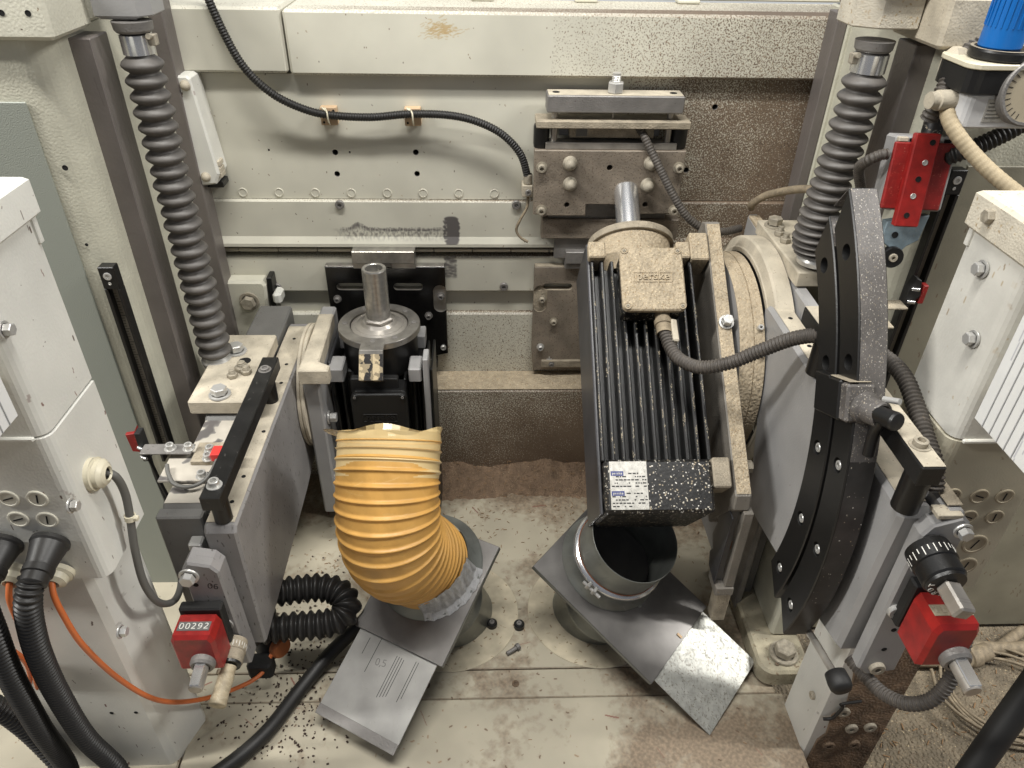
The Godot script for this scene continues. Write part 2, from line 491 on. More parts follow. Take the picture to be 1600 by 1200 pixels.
	M.red = mat(Color.WHITE, 0.36, 0.0, tex(specks(base_img(256, 256, Color(0.56, 0.13, 0.12), 0.16, 0.02, 28), 200, [Color(0.6, 0.34, 0.28), Color(0.42, 0.13, 0.11)], 1, 4, 1, 0, TAU, 0.4)), 0.1)
	M.redworn = mat(Color.WHITE, 0.5, 0.0, tex(specks(base_img(256, 256, Color(0.54, 0.12, 0.11), 0.16, 0.02, 29), 600, [Color(0.72, 0.48, 0.4), Color(0.5, 0.16, 0.12), Color(0.7, 0.34, 0.28)], 1, 5, 2, 0, TAU, 0.3)), 0.1)
	M.blue = mat(Color(0.07, 0.40, 0.70), 0.34)
	M.ptfe = mat(Color(0.8, 0.8, 0.8), 0.4)
	M.galv = mat(Color.WHITE, 0.4, 0.55, tex(specks(base_img(512, 512, Color(0.53, 0.54, 0.52), 0.16, 0.01, 30), 260, [Color(0.62, 0.63, 0.61), Color(0.42, 0.43, 0.41)], 4, 26, 2, 0.9, 1.3, 0.6)), 0.3, bumpy(256, 0.02, 2.0, 31), 0.2)
	M.galvscuff = mat(Color.WHITE, 0.42, 0.45, tex(specks(specks(base_img(512, 512, Color(0.68, 0.68, 0.655), 0.14, 0.03, 32), 4200, [Color(0.42, 0.39, 0.34), Color(0.36, 0.33, 0.3), Color(0.5, 0.48, 0.44)], 2, 7, 2, 0.2, 2.6, 0.3), 900, [Color(0.78, 0.78, 0.76)], 2, 6, 1)), 0.26, bumpy(256, 0.08, 6.0, 33, 4), 0.22)
	var hose := mat(Color.WHITE, 0.42, 0.0, tex(specks(specks(base_img(512, 512, Color(0.82, 0.63, 0.34), 0.13, 0.006, 34), 160, [Color(0.74, 0.55, 0.28), Color(0.88, 0.76, 0.55)], 10, 60, 2, -0.2, 0.2, 0.7), 600, [Color(0.66, 0.5, 0.3)], 1, 3, 1, 0, TAU, 0.5)), 0.3, bumpy(256, 0.03, 5.0, 81, 4), 0.25)
	hose.backlight_enabled = true
	hose.backlight = Color(0.3, 0.22, 0.09)
	M.hose = hose
	M.hosepale = mat(Color(0.84, 0.74, 0.54), 0.3)
	var film := mat(Color(0.86, 0.76, 0.55, 0.62), 0.25)
	film.transparency = BaseMaterial3D.TRANSPARENCY_ALPHA
	film.cull_mode = BaseMaterial3D.CULL_DISABLED
	M.film = film
	M.tape = mat(Color.WHITE, 0.3, 0.25, tex(specks(base_img(128, 128, Color(0.75, 0.75, 0.75), 0.12, 0.05, 35), 60, [Color(0.9, 0.9, 0.9), Color(0.6, 0.6, 0.6)], 8, 30, 1, 1.2, 1.7)), 0.06, rough_n, 0.5)
	M.ground = mat(Color.WHITE, 0.9, 0.0, tex(specks(specks(base_img(512, 512, Color(0.45, 0.41, 0.345), 0.2, 0.012, 36), 5000, [Color(0.62, 0.55, 0.44), Color(0.36, 0.3, 0.24), Color(0.55, 0.48, 0.4)], 1, 5, 2, 0, TAU, 0.3), 500, [Color(0.75, 0.68, 0.55)], 1, 4, 2)), 0.35, rough_n, 0.9)
	M.dustbrown = mat(Color.WHITE, 0.9, 0.0, tex(specks(specks(base_img(512, 512, Color(0.47, 0.39, 0.315), 0.2, 0.015, 38), 6000, [Color(0.36, 0.29, 0.23), Color(0.6, 0.51, 0.41), Color(0.44, 0.35, 0.27)], 1, 5, 2, 0, TAU, 0.2), 300, [Color(0.78, 0.7, 0.57)], 1, 4, 2)), 0.22, rough_n, 1.0)
	M.doordusty = mat(Color.WHITE, 0.6, 0.0, tex(specks(base_img(256, 256, Color(0.58, 0.56, 0.49), 0.08, 0.012, 39), 120, [Color(0.42, 0.32, 0.25)], 2, 8, 1, 0.9, 1.9, 0.3)), 0.35, orange_peel, 0.06)
	M.rust = mat(Color.WHITE, 0.75, 0.1, tex(specks(base_img(512, 512, Color(0.46, 0.385, 0.31), 0.3, 0.012, 37), 3000, [Color(0.5, 0.42, 0.33), Color(0.26, 0.2, 0.16)], 1, 4, 2, 0, TAU, 0.3)), 0.25, rough_n, 0.6)
	M.slate = mat(Color.WHITE, 0.38, 0.15, tex(specks(base_img(256, 256, Color(0.25, 0.25, 0.26), 0.12, 0.01, 50), 60, [Color(0.4, 0.39, 0.38)], 1, 3, 1)), 0.2)
	M.alu = mat(Color.WHITE, 0.3, 0.7, tex(specks(base_img(256, 256, Color(0.60, 0.585, 0.56), 0.12, 0.02, 51), 60, [Color(0.72, 0.66, 0.55), Color(0.4, 0.38, 0.36)], 2, 8, 2, 0, TAU, 0.4)), 0.12)
	M.shaft = mat(Color.WHITE, 0.26, 0.7, tex(specks(base_img(256, 256, Color(0.66, 0.65, 0.63), 0.1, 0.02, 52), 200, [Color(0.66, 0.62, 0.58), Color(0.48, 0.44, 0.41)], 10, 50, 1, -0.03, 0.03, 0.5)), 0.06)
	M.plate = mat(Color.WHITE, 0.4, 0.4, tex(specks(base_img(128, 128, Color(0.74, 0.73, 0.70), 0.1, 0.04, 53), 200, [Color(0.5, 0.46, 0.4), Color(0.3, 0.28, 0.26)], 1, 3, 1)), 0.05)
	M.ink = mat(Color(0.07, 0.07, 0.07), 0.6)
	M.blueprint = mat(Color(0.2, 0.24, 0.46), 0.5)
	M.chip = mat(Color(0.60, 0.56, 0.48), 0.8)
	M.wornblack = mat(Color.WHITE, 0.45, 0.1, tex(worn_img()), 0.05)
	M.plateside = mat(Color.WHITE, 0.5, 0.1, tex(specks(base_img(256, 256, Color(0.48, 0.46, 0.43), 0.12, 0.012, 55), 300, [Color(0.6, 0.54, 0.45), Color(0.36, 0.33, 0.3)], 1, 3, 2, 0, TAU, 0.3)), 0.2, fine, 0.3)
	M.greydark = mat(Color.WHITE, 0.45, 0.0, tex(specks(base_img(256, 256, Color(0.41, 0.405, 0.395), 0.07, 0.012, 56), 60, [Color(0.3, 0.28, 0.27)], 2, 6, 1, 0, TAU, 0.3)), 0.25, orange_peel, 0.2)
	M.stained = mat(Color.WHITE, 0.55, 0.0, tex(stained_img()), 0.17)
	M.blackgloss = mat(Color.WHITE, 0.2, 0.0, tex(specks(base_img(256, 256, Color(0.075, 0.072, 0.07), 0.15, 0.02, 57), 300, [Color(0.2, 0.18, 0.16), Color(0.15, 0.14, 0.13)], 1, 2, 1)), 0.2)
	M.blackworn = mat(Color.WHITE, 0.4, 0.0, tex(specks(base_img(256, 256, Color(0.11, 0.108, 0.105), 0.3, 0.012, 58), 60, [Color(0.34, 0.33, 0.32), Color(0.24, 0.23, 0.22)], 2, 12, 2, 0, TAU, 0.5)), 0.15)
	M.plugwhite = mat(Color(0.80, 0.785, 0.73), 0.4)
	M.plugdust = mat(Color(0.60, 0.56, 0.48), 0.6)
	M.doordusty2 = mat(Color.WHITE, 0.55, 0.0, tex(specks(base_img(256, 256, Color(0.70, 0.675, 0.60), 0.06, 0.012, 70), 90, [Color(0.5, 0.42, 0.34)], 2, 8, 1, 0.9, 1.9, 0.4)), 0.3, orange_peel, 0.05)
	M.dustcap = mat(Color.WHITE, 0.65, 0.0, tex(specks(base_img(256, 256, Color(0.78, 0.75, 0.685), 0.07, 0.015, 71), 700, [Color(0.7, 0.62, 0.49), Color(0.62, 0.53, 0.4)], 1, 4, 2, 0, TAU, 0.4)), 0.2, fine, 0.2)
	M.creamdirt = mat(Color.WHITE, 0.55, 0.0, tex(specks(base_img(256, 256, Color(0.72, 0.68, 0.59), 0.16, 0.012, 72), 160, [Color(0.45, 0.36, 0.27)], 2, 8, 2, 0, TAU, 0.4)), 0.2)
	M.footdirt = mat(Color.WHITE, 0.55, 0.0, tex(specks(base_img(256, 256, Color(0.60, 0.57, 0.49), 0.25, 0.012, 73), 260, [Color(0.42, 0.34, 0.26)], 2, 8, 2, 0, TAU, 0.3)), 0.2, fine, 0.3)
	M.galvdark = mat(Color.WHITE, 0.42, 0.55, tex(specks(base_img(512, 512, Color(0.44, 0.43, 0.42), 0.12, 0.01, 74), 300, [Color(0.36, 0.35, 0.34), Color(0.52, 0.5, 0.48)], 1, 5, 1, 0, TAU, 0.3)), 0.25)
	M.galvlight = mat(Color.WHITE, 0.42, 0.4, tex(specks(base_img(512, 512, Color(0.60, 0.595, 0.58), 0.14, 0.007, 75), 340, [Color(0.5, 0.49, 0.47), Color(0.68, 0.67, 0.65)], 2, 9, 1, 0, TAU, 0.4)), 0.25)
	M.rustline = mat(Color(0.62, 0.36, 0.2), 0.7)
	M.redplain = mat(Color.WHITE, 0.38, 0.0, tex(specks(base_img(256, 256, Color(0.55, 0.11, 0.10), 0.14, 0.02, 76), 160, [Color(0.52, 0.26, 0.22), Color(0.42, 0.11, 0.1)], 1, 4, 1, 0, TAU, 0.4)), 0.1)
	M.whiteink = mat(Color(0.88, 0.87, 0.84), 0.5)
	M.dirtyplug = mat(Color.WHITE, 0.55, 0.0, tex(specks(base_img(128, 128, Color(0.66, 0.61, 0.51), 0.2, 0.03, 77), 260, [Color(0.6, 0.52, 0.42), Color(0.84, 0.81, 0.72)], 3, 12, 1, 0.6, 1.2, 0.4)), 0.06)
	M.scaletape = mat(Color(0.55, 0.52, 0.47), 0.5)
	M.sensor = mat(Color(0.86, 0.24, 0.22), 0.4)
	M.bluegrey = mat(Color.WHITE, 0.5, 0.1, tex(specks(base_img(128, 128, Color(0.47, 0.53, 0.56), 0.14, 0.03, 78), 200, [Color(0.62, 0.58, 0.5), Color(0.35, 0.4, 0.43)], 1, 3, 1)), 0.06)
	M.braid = mat(Color.WHITE, 0.7, 0.0, tex(braid_img()), 0.05)
	M.pellet = mat(Color(0.22, 0.16, 0.125), 0.6)
	M.woodchip = mat(Color(0.52, 0.41, 0.29), 0.8)
	M.segment = mat(Color(0.74, 0.72, 0.66), 0.35, 0.2, null, 0.1, fine, 0.1)
	M.blacklight = mat(Color.WHITE, 0.5, 0.0, tex(specks(base_img(512, 512, Color(0.19, 0.182, 0.175), 0.3, 0.01, 82), 420, chips, 1, 3, 2)), 0.25)
	M.groove = mat(Color(0.70, 0.70, 0.70), 0.6)
	M.back = map_mat(back_map(), Vector3(1.0 / 1.4, 1.0, 1.0), Vector3(0.5, -1.0, 0.0), orange_peel)
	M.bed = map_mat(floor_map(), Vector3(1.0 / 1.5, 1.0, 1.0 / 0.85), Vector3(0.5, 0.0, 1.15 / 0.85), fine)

func map_mat(im: Image, sc: Vector3, off: Vector3, _nrm: Texture2D) -> StandardMaterial3D:
	var m := StandardMaterial3D.new()
	m.albedo_texture = tex(im)
	m.roughness = 0.5
	m.uv1_triplanar = true
	m.uv1_world_triplanar = true
	m.uv1_triplanar_sharpness = 8.0
	m.uv1_scale = sc
	m.uv1_offset = off
	return m

# paint of the back frame: 1 px = 1 mm, x from -0.7, y from 1.0 down. Sawdust sticks as grains, most by the right head.
func back_map() -> Image:
	var im := base_img(1400, 1000, Color(0.79, 0.778, 0.72), 0.05, 0.006, 40)
	var dk := [Color(0.33, 0.26, 0.21), Color(0.42, 0.34, 0.27), Color(0.24, 0.19, 0.155), Color(0.37, 0.28, 0.22)]
	var lt := [Color(0.56, 0.47, 0.37), Color(0.48, 0.39, 0.3)]
	var f := FastNoiseLite.new()
	f.seed = 3; f.frequency = 9.0; f.fractal_octaves = 3
	var grain := FastNoiseLite.new()
	grain.seed = 8; grain.frequency = 0.33; grain.fractal_octaves = 2
	var dat := im.get_data()
	for py in range(140, 1000):
		var y := 1.0 - py / 1000.0
		for px in range(220, 1400):
			var x := px / 1000.0 - 0.7
			var p := -1.0
			if y > 0.745:
				if x > 0.1: p = (x - 0.52) * 1.5 + 0.05
			elif y > 0.55:
				if x > 0.22: p = (x - 0.345 + (0.70 - y) * 0.35 + f.get_noise_2d(x, y) * 0.10) * 3.6 + 0.3
			elif y > 0.335:
				if x > 0.2: p = (x - 0.33 + f.get_noise_2d(x, y) * 0.12) * 4.0 + 0.3
			elif y > 0.2045:
				p = (x - 0.25) * 0.8 + (0.27 - y) * 3.4 * clampf((x + 0.1) * 4.0, 0.0, 1.0) - 0.3
			else:
				p = (x + 0.16) * 2.4 + (0.17 - y) * 3.8 + f.get_noise_2d(x, y) * 0.3
			if p < -0.75: continue
			var g0 := grain.get_noise_2d(px, py) * 1.5
			var t := p + g0
			if t > 0.0:
				var s := clampf(t * 2.0, 0.0, 0.86)
				var v := 1.0 + grain.get_noise_2d(px * 1.7 + 500.0, py * 1.7) * 0.28
				var i := (py * 1400 + px) * 3
				dat[i] = int(lerpf(dat[i], 94 * v, s))
				dat[i + 1] = int(lerpf(dat[i + 1], 76 * v, s))
				dat[i + 2] = int(lerpf(dat[i + 2], 60 * v, s))
	im = Image.create_from_data(1400, 1000, false, Image.FORMAT_RGB8, dat)
	for k in 26000:
		var x := rng.randf_range(-0.5, 0.66)
		var y := rng.randf_range(0.0, 0.9)
		var p := 0.02
		if y > 0.745: p = clampf((x - 0.13) / 0.3, 0.02, 0.75)
		elif x > 0.2: p = clampf((x - 0.22) / 0.1, 0.02, 1.0)
		elif y < 0.335: p = clampf((x + 0.25) / 0.4, 0.05, 0.5)
		if rng.randf() < p:
			var c: Color = dk[rng.randi() % 4] if rng.randf() < 0.7 else lt[rng.randi() % 2]
			dab(im, int((x + 0.7) * 1000), int((1.0 - y) * 1000), rng.randf_range(1, 3.6), rng.randf_range(0.6, 2.2), 1, c)
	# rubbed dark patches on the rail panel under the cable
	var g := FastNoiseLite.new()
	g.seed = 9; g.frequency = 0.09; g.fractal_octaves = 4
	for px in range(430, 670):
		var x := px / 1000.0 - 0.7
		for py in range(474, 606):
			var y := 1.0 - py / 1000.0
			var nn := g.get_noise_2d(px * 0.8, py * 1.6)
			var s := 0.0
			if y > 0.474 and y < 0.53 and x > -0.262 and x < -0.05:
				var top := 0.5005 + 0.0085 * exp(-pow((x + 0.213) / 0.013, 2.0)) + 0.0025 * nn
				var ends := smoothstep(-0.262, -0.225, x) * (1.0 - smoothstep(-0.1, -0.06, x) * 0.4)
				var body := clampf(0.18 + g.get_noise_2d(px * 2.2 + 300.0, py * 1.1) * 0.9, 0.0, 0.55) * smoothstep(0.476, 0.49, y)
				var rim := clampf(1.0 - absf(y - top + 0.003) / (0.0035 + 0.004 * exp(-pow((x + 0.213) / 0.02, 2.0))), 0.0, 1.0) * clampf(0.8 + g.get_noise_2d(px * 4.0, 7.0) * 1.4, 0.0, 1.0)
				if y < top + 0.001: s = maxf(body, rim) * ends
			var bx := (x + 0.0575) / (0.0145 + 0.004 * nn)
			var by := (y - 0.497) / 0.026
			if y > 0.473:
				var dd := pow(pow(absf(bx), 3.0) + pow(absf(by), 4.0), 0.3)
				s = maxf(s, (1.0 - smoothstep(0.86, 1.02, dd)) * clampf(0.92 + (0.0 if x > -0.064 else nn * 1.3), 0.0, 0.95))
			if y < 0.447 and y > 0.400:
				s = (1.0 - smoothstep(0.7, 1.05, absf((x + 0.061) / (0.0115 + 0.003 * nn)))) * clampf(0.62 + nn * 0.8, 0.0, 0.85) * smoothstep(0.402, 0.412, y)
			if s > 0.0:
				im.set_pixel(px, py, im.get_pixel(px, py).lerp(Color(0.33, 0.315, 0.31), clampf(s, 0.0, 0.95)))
	# an ochre smear on the top beam
	for k in 240:
		var a := rng.randfn(-0.065, 0.012)
		dab(im, int((a + 0.7) * 1000), int((1.0 - rng.randfn(0.808, 0.006)) * 1000), rng.randf_range(2, 9), rng.randf_range(-0.6, 0.2), 1, Color(0.72, 0.62, 0.45), 0.45)
	return im

# bed plate: 1 px = 1 mm, x from -0.75, z from -1.15
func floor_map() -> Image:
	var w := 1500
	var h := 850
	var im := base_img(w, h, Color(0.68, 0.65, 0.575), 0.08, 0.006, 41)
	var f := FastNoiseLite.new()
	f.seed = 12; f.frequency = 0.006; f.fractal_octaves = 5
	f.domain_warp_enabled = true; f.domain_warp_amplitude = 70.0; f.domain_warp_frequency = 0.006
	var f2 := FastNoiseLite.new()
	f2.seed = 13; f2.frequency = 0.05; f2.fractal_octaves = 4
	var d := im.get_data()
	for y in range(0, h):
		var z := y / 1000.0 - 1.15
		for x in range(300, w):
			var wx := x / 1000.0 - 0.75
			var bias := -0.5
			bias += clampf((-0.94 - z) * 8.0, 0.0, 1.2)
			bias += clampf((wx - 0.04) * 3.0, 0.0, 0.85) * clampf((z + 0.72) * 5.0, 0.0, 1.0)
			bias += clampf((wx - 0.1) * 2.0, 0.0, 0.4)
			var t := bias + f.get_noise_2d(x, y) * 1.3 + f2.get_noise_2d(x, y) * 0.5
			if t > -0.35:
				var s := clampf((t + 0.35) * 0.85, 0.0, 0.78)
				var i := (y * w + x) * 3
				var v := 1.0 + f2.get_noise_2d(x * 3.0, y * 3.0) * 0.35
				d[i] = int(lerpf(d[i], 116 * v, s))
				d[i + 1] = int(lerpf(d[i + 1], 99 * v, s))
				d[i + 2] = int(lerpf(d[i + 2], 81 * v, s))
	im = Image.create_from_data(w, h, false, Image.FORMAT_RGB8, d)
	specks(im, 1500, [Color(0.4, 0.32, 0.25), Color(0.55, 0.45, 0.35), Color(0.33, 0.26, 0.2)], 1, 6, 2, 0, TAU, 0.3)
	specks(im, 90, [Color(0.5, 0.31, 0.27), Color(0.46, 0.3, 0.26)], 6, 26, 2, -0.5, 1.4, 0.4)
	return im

func worn_img() -> Image:
	var im := base_img(128, 128, Color(0.11, 0.1, 0.1), 0.2, 0.03, 60)
	var f := FastNoiseLite.new()
	f.seed = 61; f.frequency = 0.013; f.fractal_octaves = 4
	for x in 128:
		for y in 128:
			if f.get_noise_2d(x, y) > 0.05: im.set_pixel(x, y, Color(0.78, 0.71, 0.56).lerp(Color(0.66, 0.6, 0.5), rng.randf()))
	return specks(im, 120, [Color(0.7, 0.66, 0.58)], 1, 2, 1)
func stained_img() -> Image:
	var im := base_img(256, 256, Color(0.68, 0.655, 0.61), 0.08, 0.012, 62)
	var f := FastNoiseLite.new()
	f.seed = 63; f.frequency = 0.014; f.fractal_octaves = 3
	for x in 256:
		for y in 256:
			var v := f.get_noise_2d(x, y)
			if v > 0.2: im.set_pixel(x, y, Color(0.5, 0.49, 0.47).lerp(Color(0.36, 0.345, 0.335), clampf((v - 0.2) * 6.0, 0.0, 1.0)))
	return im

func braid_img() -> Image:
	var im := base_img(128, 128, Color(0.64, 0.585, 0.48), 0.14, 0.03, 64)
	for k in 16:
		dab(im, k * 8, 0, 180, 0.785, 1, Color(0.56, 0.49, 0.38), 0.3)
		dab(im, k * 8, 0, 180, -0.785, 1, Color(0.56, 0.49, 0.38), 0.3)
	return im

# ---------------------------------------------------------------- bed, ground, back frame
func structure() -> void:
	struct("ground", mb().box(V(-3, -0.3, -3), V(3, -0.16, 2.5), 0.0), M.ground)
	struct("room_wall", mb().box(V(-4, -0.16, -3.1), V(4, 2.6, -3.0), 0.0), mat(Color(0.86, 0.88, 0.9), 0.7))
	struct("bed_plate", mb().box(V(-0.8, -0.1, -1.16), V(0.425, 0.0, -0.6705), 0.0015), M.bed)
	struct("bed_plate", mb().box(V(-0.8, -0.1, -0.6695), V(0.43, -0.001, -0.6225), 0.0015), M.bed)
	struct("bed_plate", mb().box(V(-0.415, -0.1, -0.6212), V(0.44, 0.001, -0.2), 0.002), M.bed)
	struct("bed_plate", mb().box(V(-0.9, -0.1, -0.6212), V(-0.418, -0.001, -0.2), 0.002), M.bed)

	var t := thing("milling_machine", "long cream steel back frame of the machine, dusted brown towards the right head", "machine body", V(0, 0, -1.2))
	# beam in two lengths with an open joint
	var X0 := -0.62
	var X1 := 0.72
	part(t, "top_beam", mb().box(V(X0, 0.7455, -1.29), V(-0.2895, 0.834, -1.1655), 0.004), M.back)
	part(t, "top_beam", mb().box(V(-0.2865, 0.7435, -1.29), V(X1, 0.832, -1.164), 0.004), M.back)
	part(t, "top_lip", mb().box(V(X0, 0.834, -1.3), V(X1, 0.846, -1.289), 0.002), M.cream)
	for k in 6:
		part(t, "lip_clip", mb().box(V(-0.5 + k * 0.16, 0.8325, -1.287), V(-0.465 + k * 0.16, 0.838, -1.262), 0.002), M.cream)
	# drilled upper panel
	var cuts := []
	for h in [[-0.238, 0.625], [-0.11, 0.626], [-0.239, 0.59], [-0.11, 0.591], [0.36, 0.70], [0.33, 0.60]]:
		cuts.append([V(h[0], h[1], -1.18), V(0, 0, 1), 0.0046, 0.11])
	cuts.append([V(-0.342, 0.628, -1.18), V(0, 0, 1), 0.0018, 0.05])
	cuts.append([V(-0.215, 0.6255, -1.18), V(0, 0, 1), 0.0016, 0.05])
	drilled(t, "upper_panel", mb().box(V(X0, 0.5485, -1.25), V(X1, 0.7425, -1.18), 0.0), M.back, cuts, M.dsteel)
	for k in 13:
		var x := -0.396 + k * 0.0588
		part(t, "screw_plug", fast("disc|0.00750|0.00160"), M.back, false, along(V(x, 0.5585, -1.1802), V(0, 0, 1)))
	# rail panel with a bevelled foot
	var pf := P2([-1.25, 0.5475, -1.174, 0.5475, -1.172, 0.5455, -1.172, 0.485, -1.166, 0.474, -1.166, 0.4685, -1.25, 0.4685])
	part(t, "rail_panel", mb().prism(pf, X1 - X0, 0.001, Transform3D(Basis(V(0, 0, -1), V(0, 1, 0), V(1, 0, 0)), V(X0, 0, 0)) * Transform3D(Basis(V(-1, 0, 0), V(0, 1, 0), V(0, 0, 1)), Vector3.ZERO)), M.back)
	part(t, "rail_channel", mb().box(V(X0, 0.442, -1.26), V(X1, 0.4685, -1.215), 0.0), M.rust)
	for k in 20:
		var x := -0.62 + k * 0.0665
		var b := mb().box(V(x, 0.4545, -1.2145), V(x + 0.0657, 0.4605, -1.176), 0.0012)
		part(t, "rail_segment", b, M.segment if k < 14 else M.dustgrey)
		part(t, "segment_screw", fast("flat|0.00250|0.00200"), M.dsteel, false, along(V(x + 0.02, 0.4475, -1.2145), V(0, 0, 1)))
	part(t, "middle_panel", mb().box(V(X0, 0.3785, -1.25), V(X1, 0.4465, -1.176), 0.002), M.back)
	part(t, "recessed_strip", mb().box(V(X0, 0.3335, -1.25), V(X1, 0.378, -1.188), 0.0), M.back)
	part(t, "lower_panel", mb().box(V(X0, 0.2, -1.25), V(X1, 0.3328, -1.178), 0.003), M.back)
	part(t, "plinth", mb().box(V(X0, -0.05, -1.25), V(X1, 0.2045, -1.115), 0.004), M.back)
	part(t, "dust_layer", mb().box(V(-0.12, 0.2046, -1.1775), V(X1, 0.2062, -1.1165), 0.0007), M.dust).set_meta("label", "tan sawdust lying on the plinth ledge")
	for q in [[-0.239, 0.542, -1.172], [0.052, 0.543, -1.172], [-0.367, 0.388, -1.176], [0.033, 0.389, -1.176]]:
		bolt(t, "flat", V(q[0], q[1], q[2]), V(0, 0, 1), 0.0075, 0.005, M.dsteel, "screw")
	# sawdust banked up in the corner at the foot of the plinth
	var hb := mb()
	var f := FastNoiseLite.new()
	f.seed = 5; f.frequency = 14.0
	var nx := 130
	for i in nx:
		for j in 16:
			var q := []
			for k in [[0, 0], [1, 0], [1, 1], [0, 1]]:
				var x: float = -0.28 + (i + k[0]) * 0.0056
				var s: float = (j + k[1]) / 16.0
				var wv := 0.10 + 0.022 * f.get_noise_2d(x * 0.22, 3.0)
				var z := -1.1149 + s * wv
				var y := 0.026 * pow(1.0 - s, 2.2) * (1.0 + 0.6 * f.get_noise_2d(x * 0.6, z)) + 0.0022 * (f.get_noise_2d(x * 9.0, z * 9.0) + f.get_noise_2d(x * 3.0, z * 3.0)) * sqrt(1.0 - s) + 0.0009 - 0.0045 * s * s
				q.append(V(x, y, z))
			hb.quad(q[0], q[1], q[2], q[3], Vector3.UP)
	single("sawdust", hb, M.dustbrown, "bank of brown sawdust along the foot of the back frame", "sawdust").set_meta("kind", "stuff")

# ---------------------------------------------------------------- columns with guides and bellows
func columns() -> void:
	# left
	var t := thing("machine_column", "cream left machine column with rounded edge, grey door and steel guides", "machine column", V(-0.46, 0, -0.86))
	var r := 0.035
	var pf := PackedVector2Array([Vector2(-0.9, -0.85), Vector2(-0.9, -1.2), Vector2(-0.46, -1.2)])
	for k in 9:
		var a := k * PI / 16
		pf.append(Vector2(-0.46 - r + r * cos(a), -0.85 - r + r * sin(a)))
	var up := Transform3D(Basis(V(1, 0, 0), V(0, 0, 1), V(0, -1, 0)), V(0, 0.845, 0))
	part(t, "housing", mb().prism(pf, 0.9, 0.001, up), M.col)
	part(t, "cap", mb().box(V(-0.9, 0.846, -0.93), V(-0.442, 0.9, -0.838), 0.004), M.cream)
	part(t, "cap_back", mb().box(V(-0.9, 0.846, -1.2), V(-0.455, 0.96, -0.931), 0.004), M.cream)
	for x in [-0.486, -0.44 - 0.02, -0.52]:
		part(t, "cap_hole_shade", fast("disc|0.00300|0.00060"), M.void, false, along(V(x, 0.872, -0.838), V(0, 0, 1)))  # flat dark discs, hole shade painted on the cap
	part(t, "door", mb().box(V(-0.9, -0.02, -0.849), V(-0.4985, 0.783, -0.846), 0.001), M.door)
	part(t, "housing_hole_shade", fast("disc|0.00330|0.00060"), M.void, false, along(V(-0.481, 0.71, -0.8494), V(0, 0, 1)))  # not bored: dark disc paints the shade of a hole
	part(t, "housing_hole_shade", fast("disc|0.00200|0.00060"), M.void, false, along(V(-0.486, 0.615, -0.8494), V(0, 0, 1)))  # smaller disc, same painted hole shade
	part(t, "guide", mb().box(V(-0.463, 0.02, -0.945), V(-0.436, 0.838, -0.9), 0.0012), M.guide)
	part(t, "guide", mb().box(V(-0.468, 0.02, -1.168), V(-0.4405, 0.845, -1.13), 0.0012), M.guide)
	part(t, "back_web", mb().box(V(-0.5, 0.0, -1.2), V(-0.459, 0.85, -1.169), 0.002), M.col)
	bellows_set("left", -0.396, -0.925, 0.402, 0.842, 23, 0.0)
	# right
	var t2 := thing("machine_column", "cream right machine column with dusty cap block behind the air regulator", "machine column", V(0.52, 0, -0.86))
	var p2 := PackedVector2Array([Vector2(0.52, -1.2), Vector2(1.1, -1.2), Vector2(1.1, -0.85)])
	for k in 9:
		var a := PI / 2 + k * PI / 16
		p2.append(Vector2(0.52 + r + r * cos(a), -0.85 - r + r * sin(a)))
	part(t2, "housing", mb().prism(p2, 0.9, 0.001, up), M.col)
	part(t2, "cap", mb().box(V(0.485, 0.848, -0.95), V(1.1, 0.90, -0.838), 0.004), M.dustlight)
	part(t2, "cap_back", mb().box(V(0.52, 0.848, -1.2), V(1.1, 0.97, -0.951), 0.004), M.dsteel)
	part(t2, "door", mb().box(V(0.573, -0.15, -0.849), V(1.1, 0.72, -0.846), 0.001), M.doordusty)
	part(t2, "guide", mb().box(V(0.4965, 0.02, -0.945), V(0.524, 0.842, -0.9), 0.0012), M.guide)
	part(t2, "guide", mb().box(V(0.4985, 0.02, -1.165), V(0.514, 0.842, -1.13), 0.0012), M.guide)
	part(t2, "back_web", mb().box(V(0.5145, 0.0, -1.2), V(0.56, 0.845, -1.128), 0.002), M.col)
	bellows_set("right", 0.449, -0.905, 0.575, 0.835, 18, 0.0)

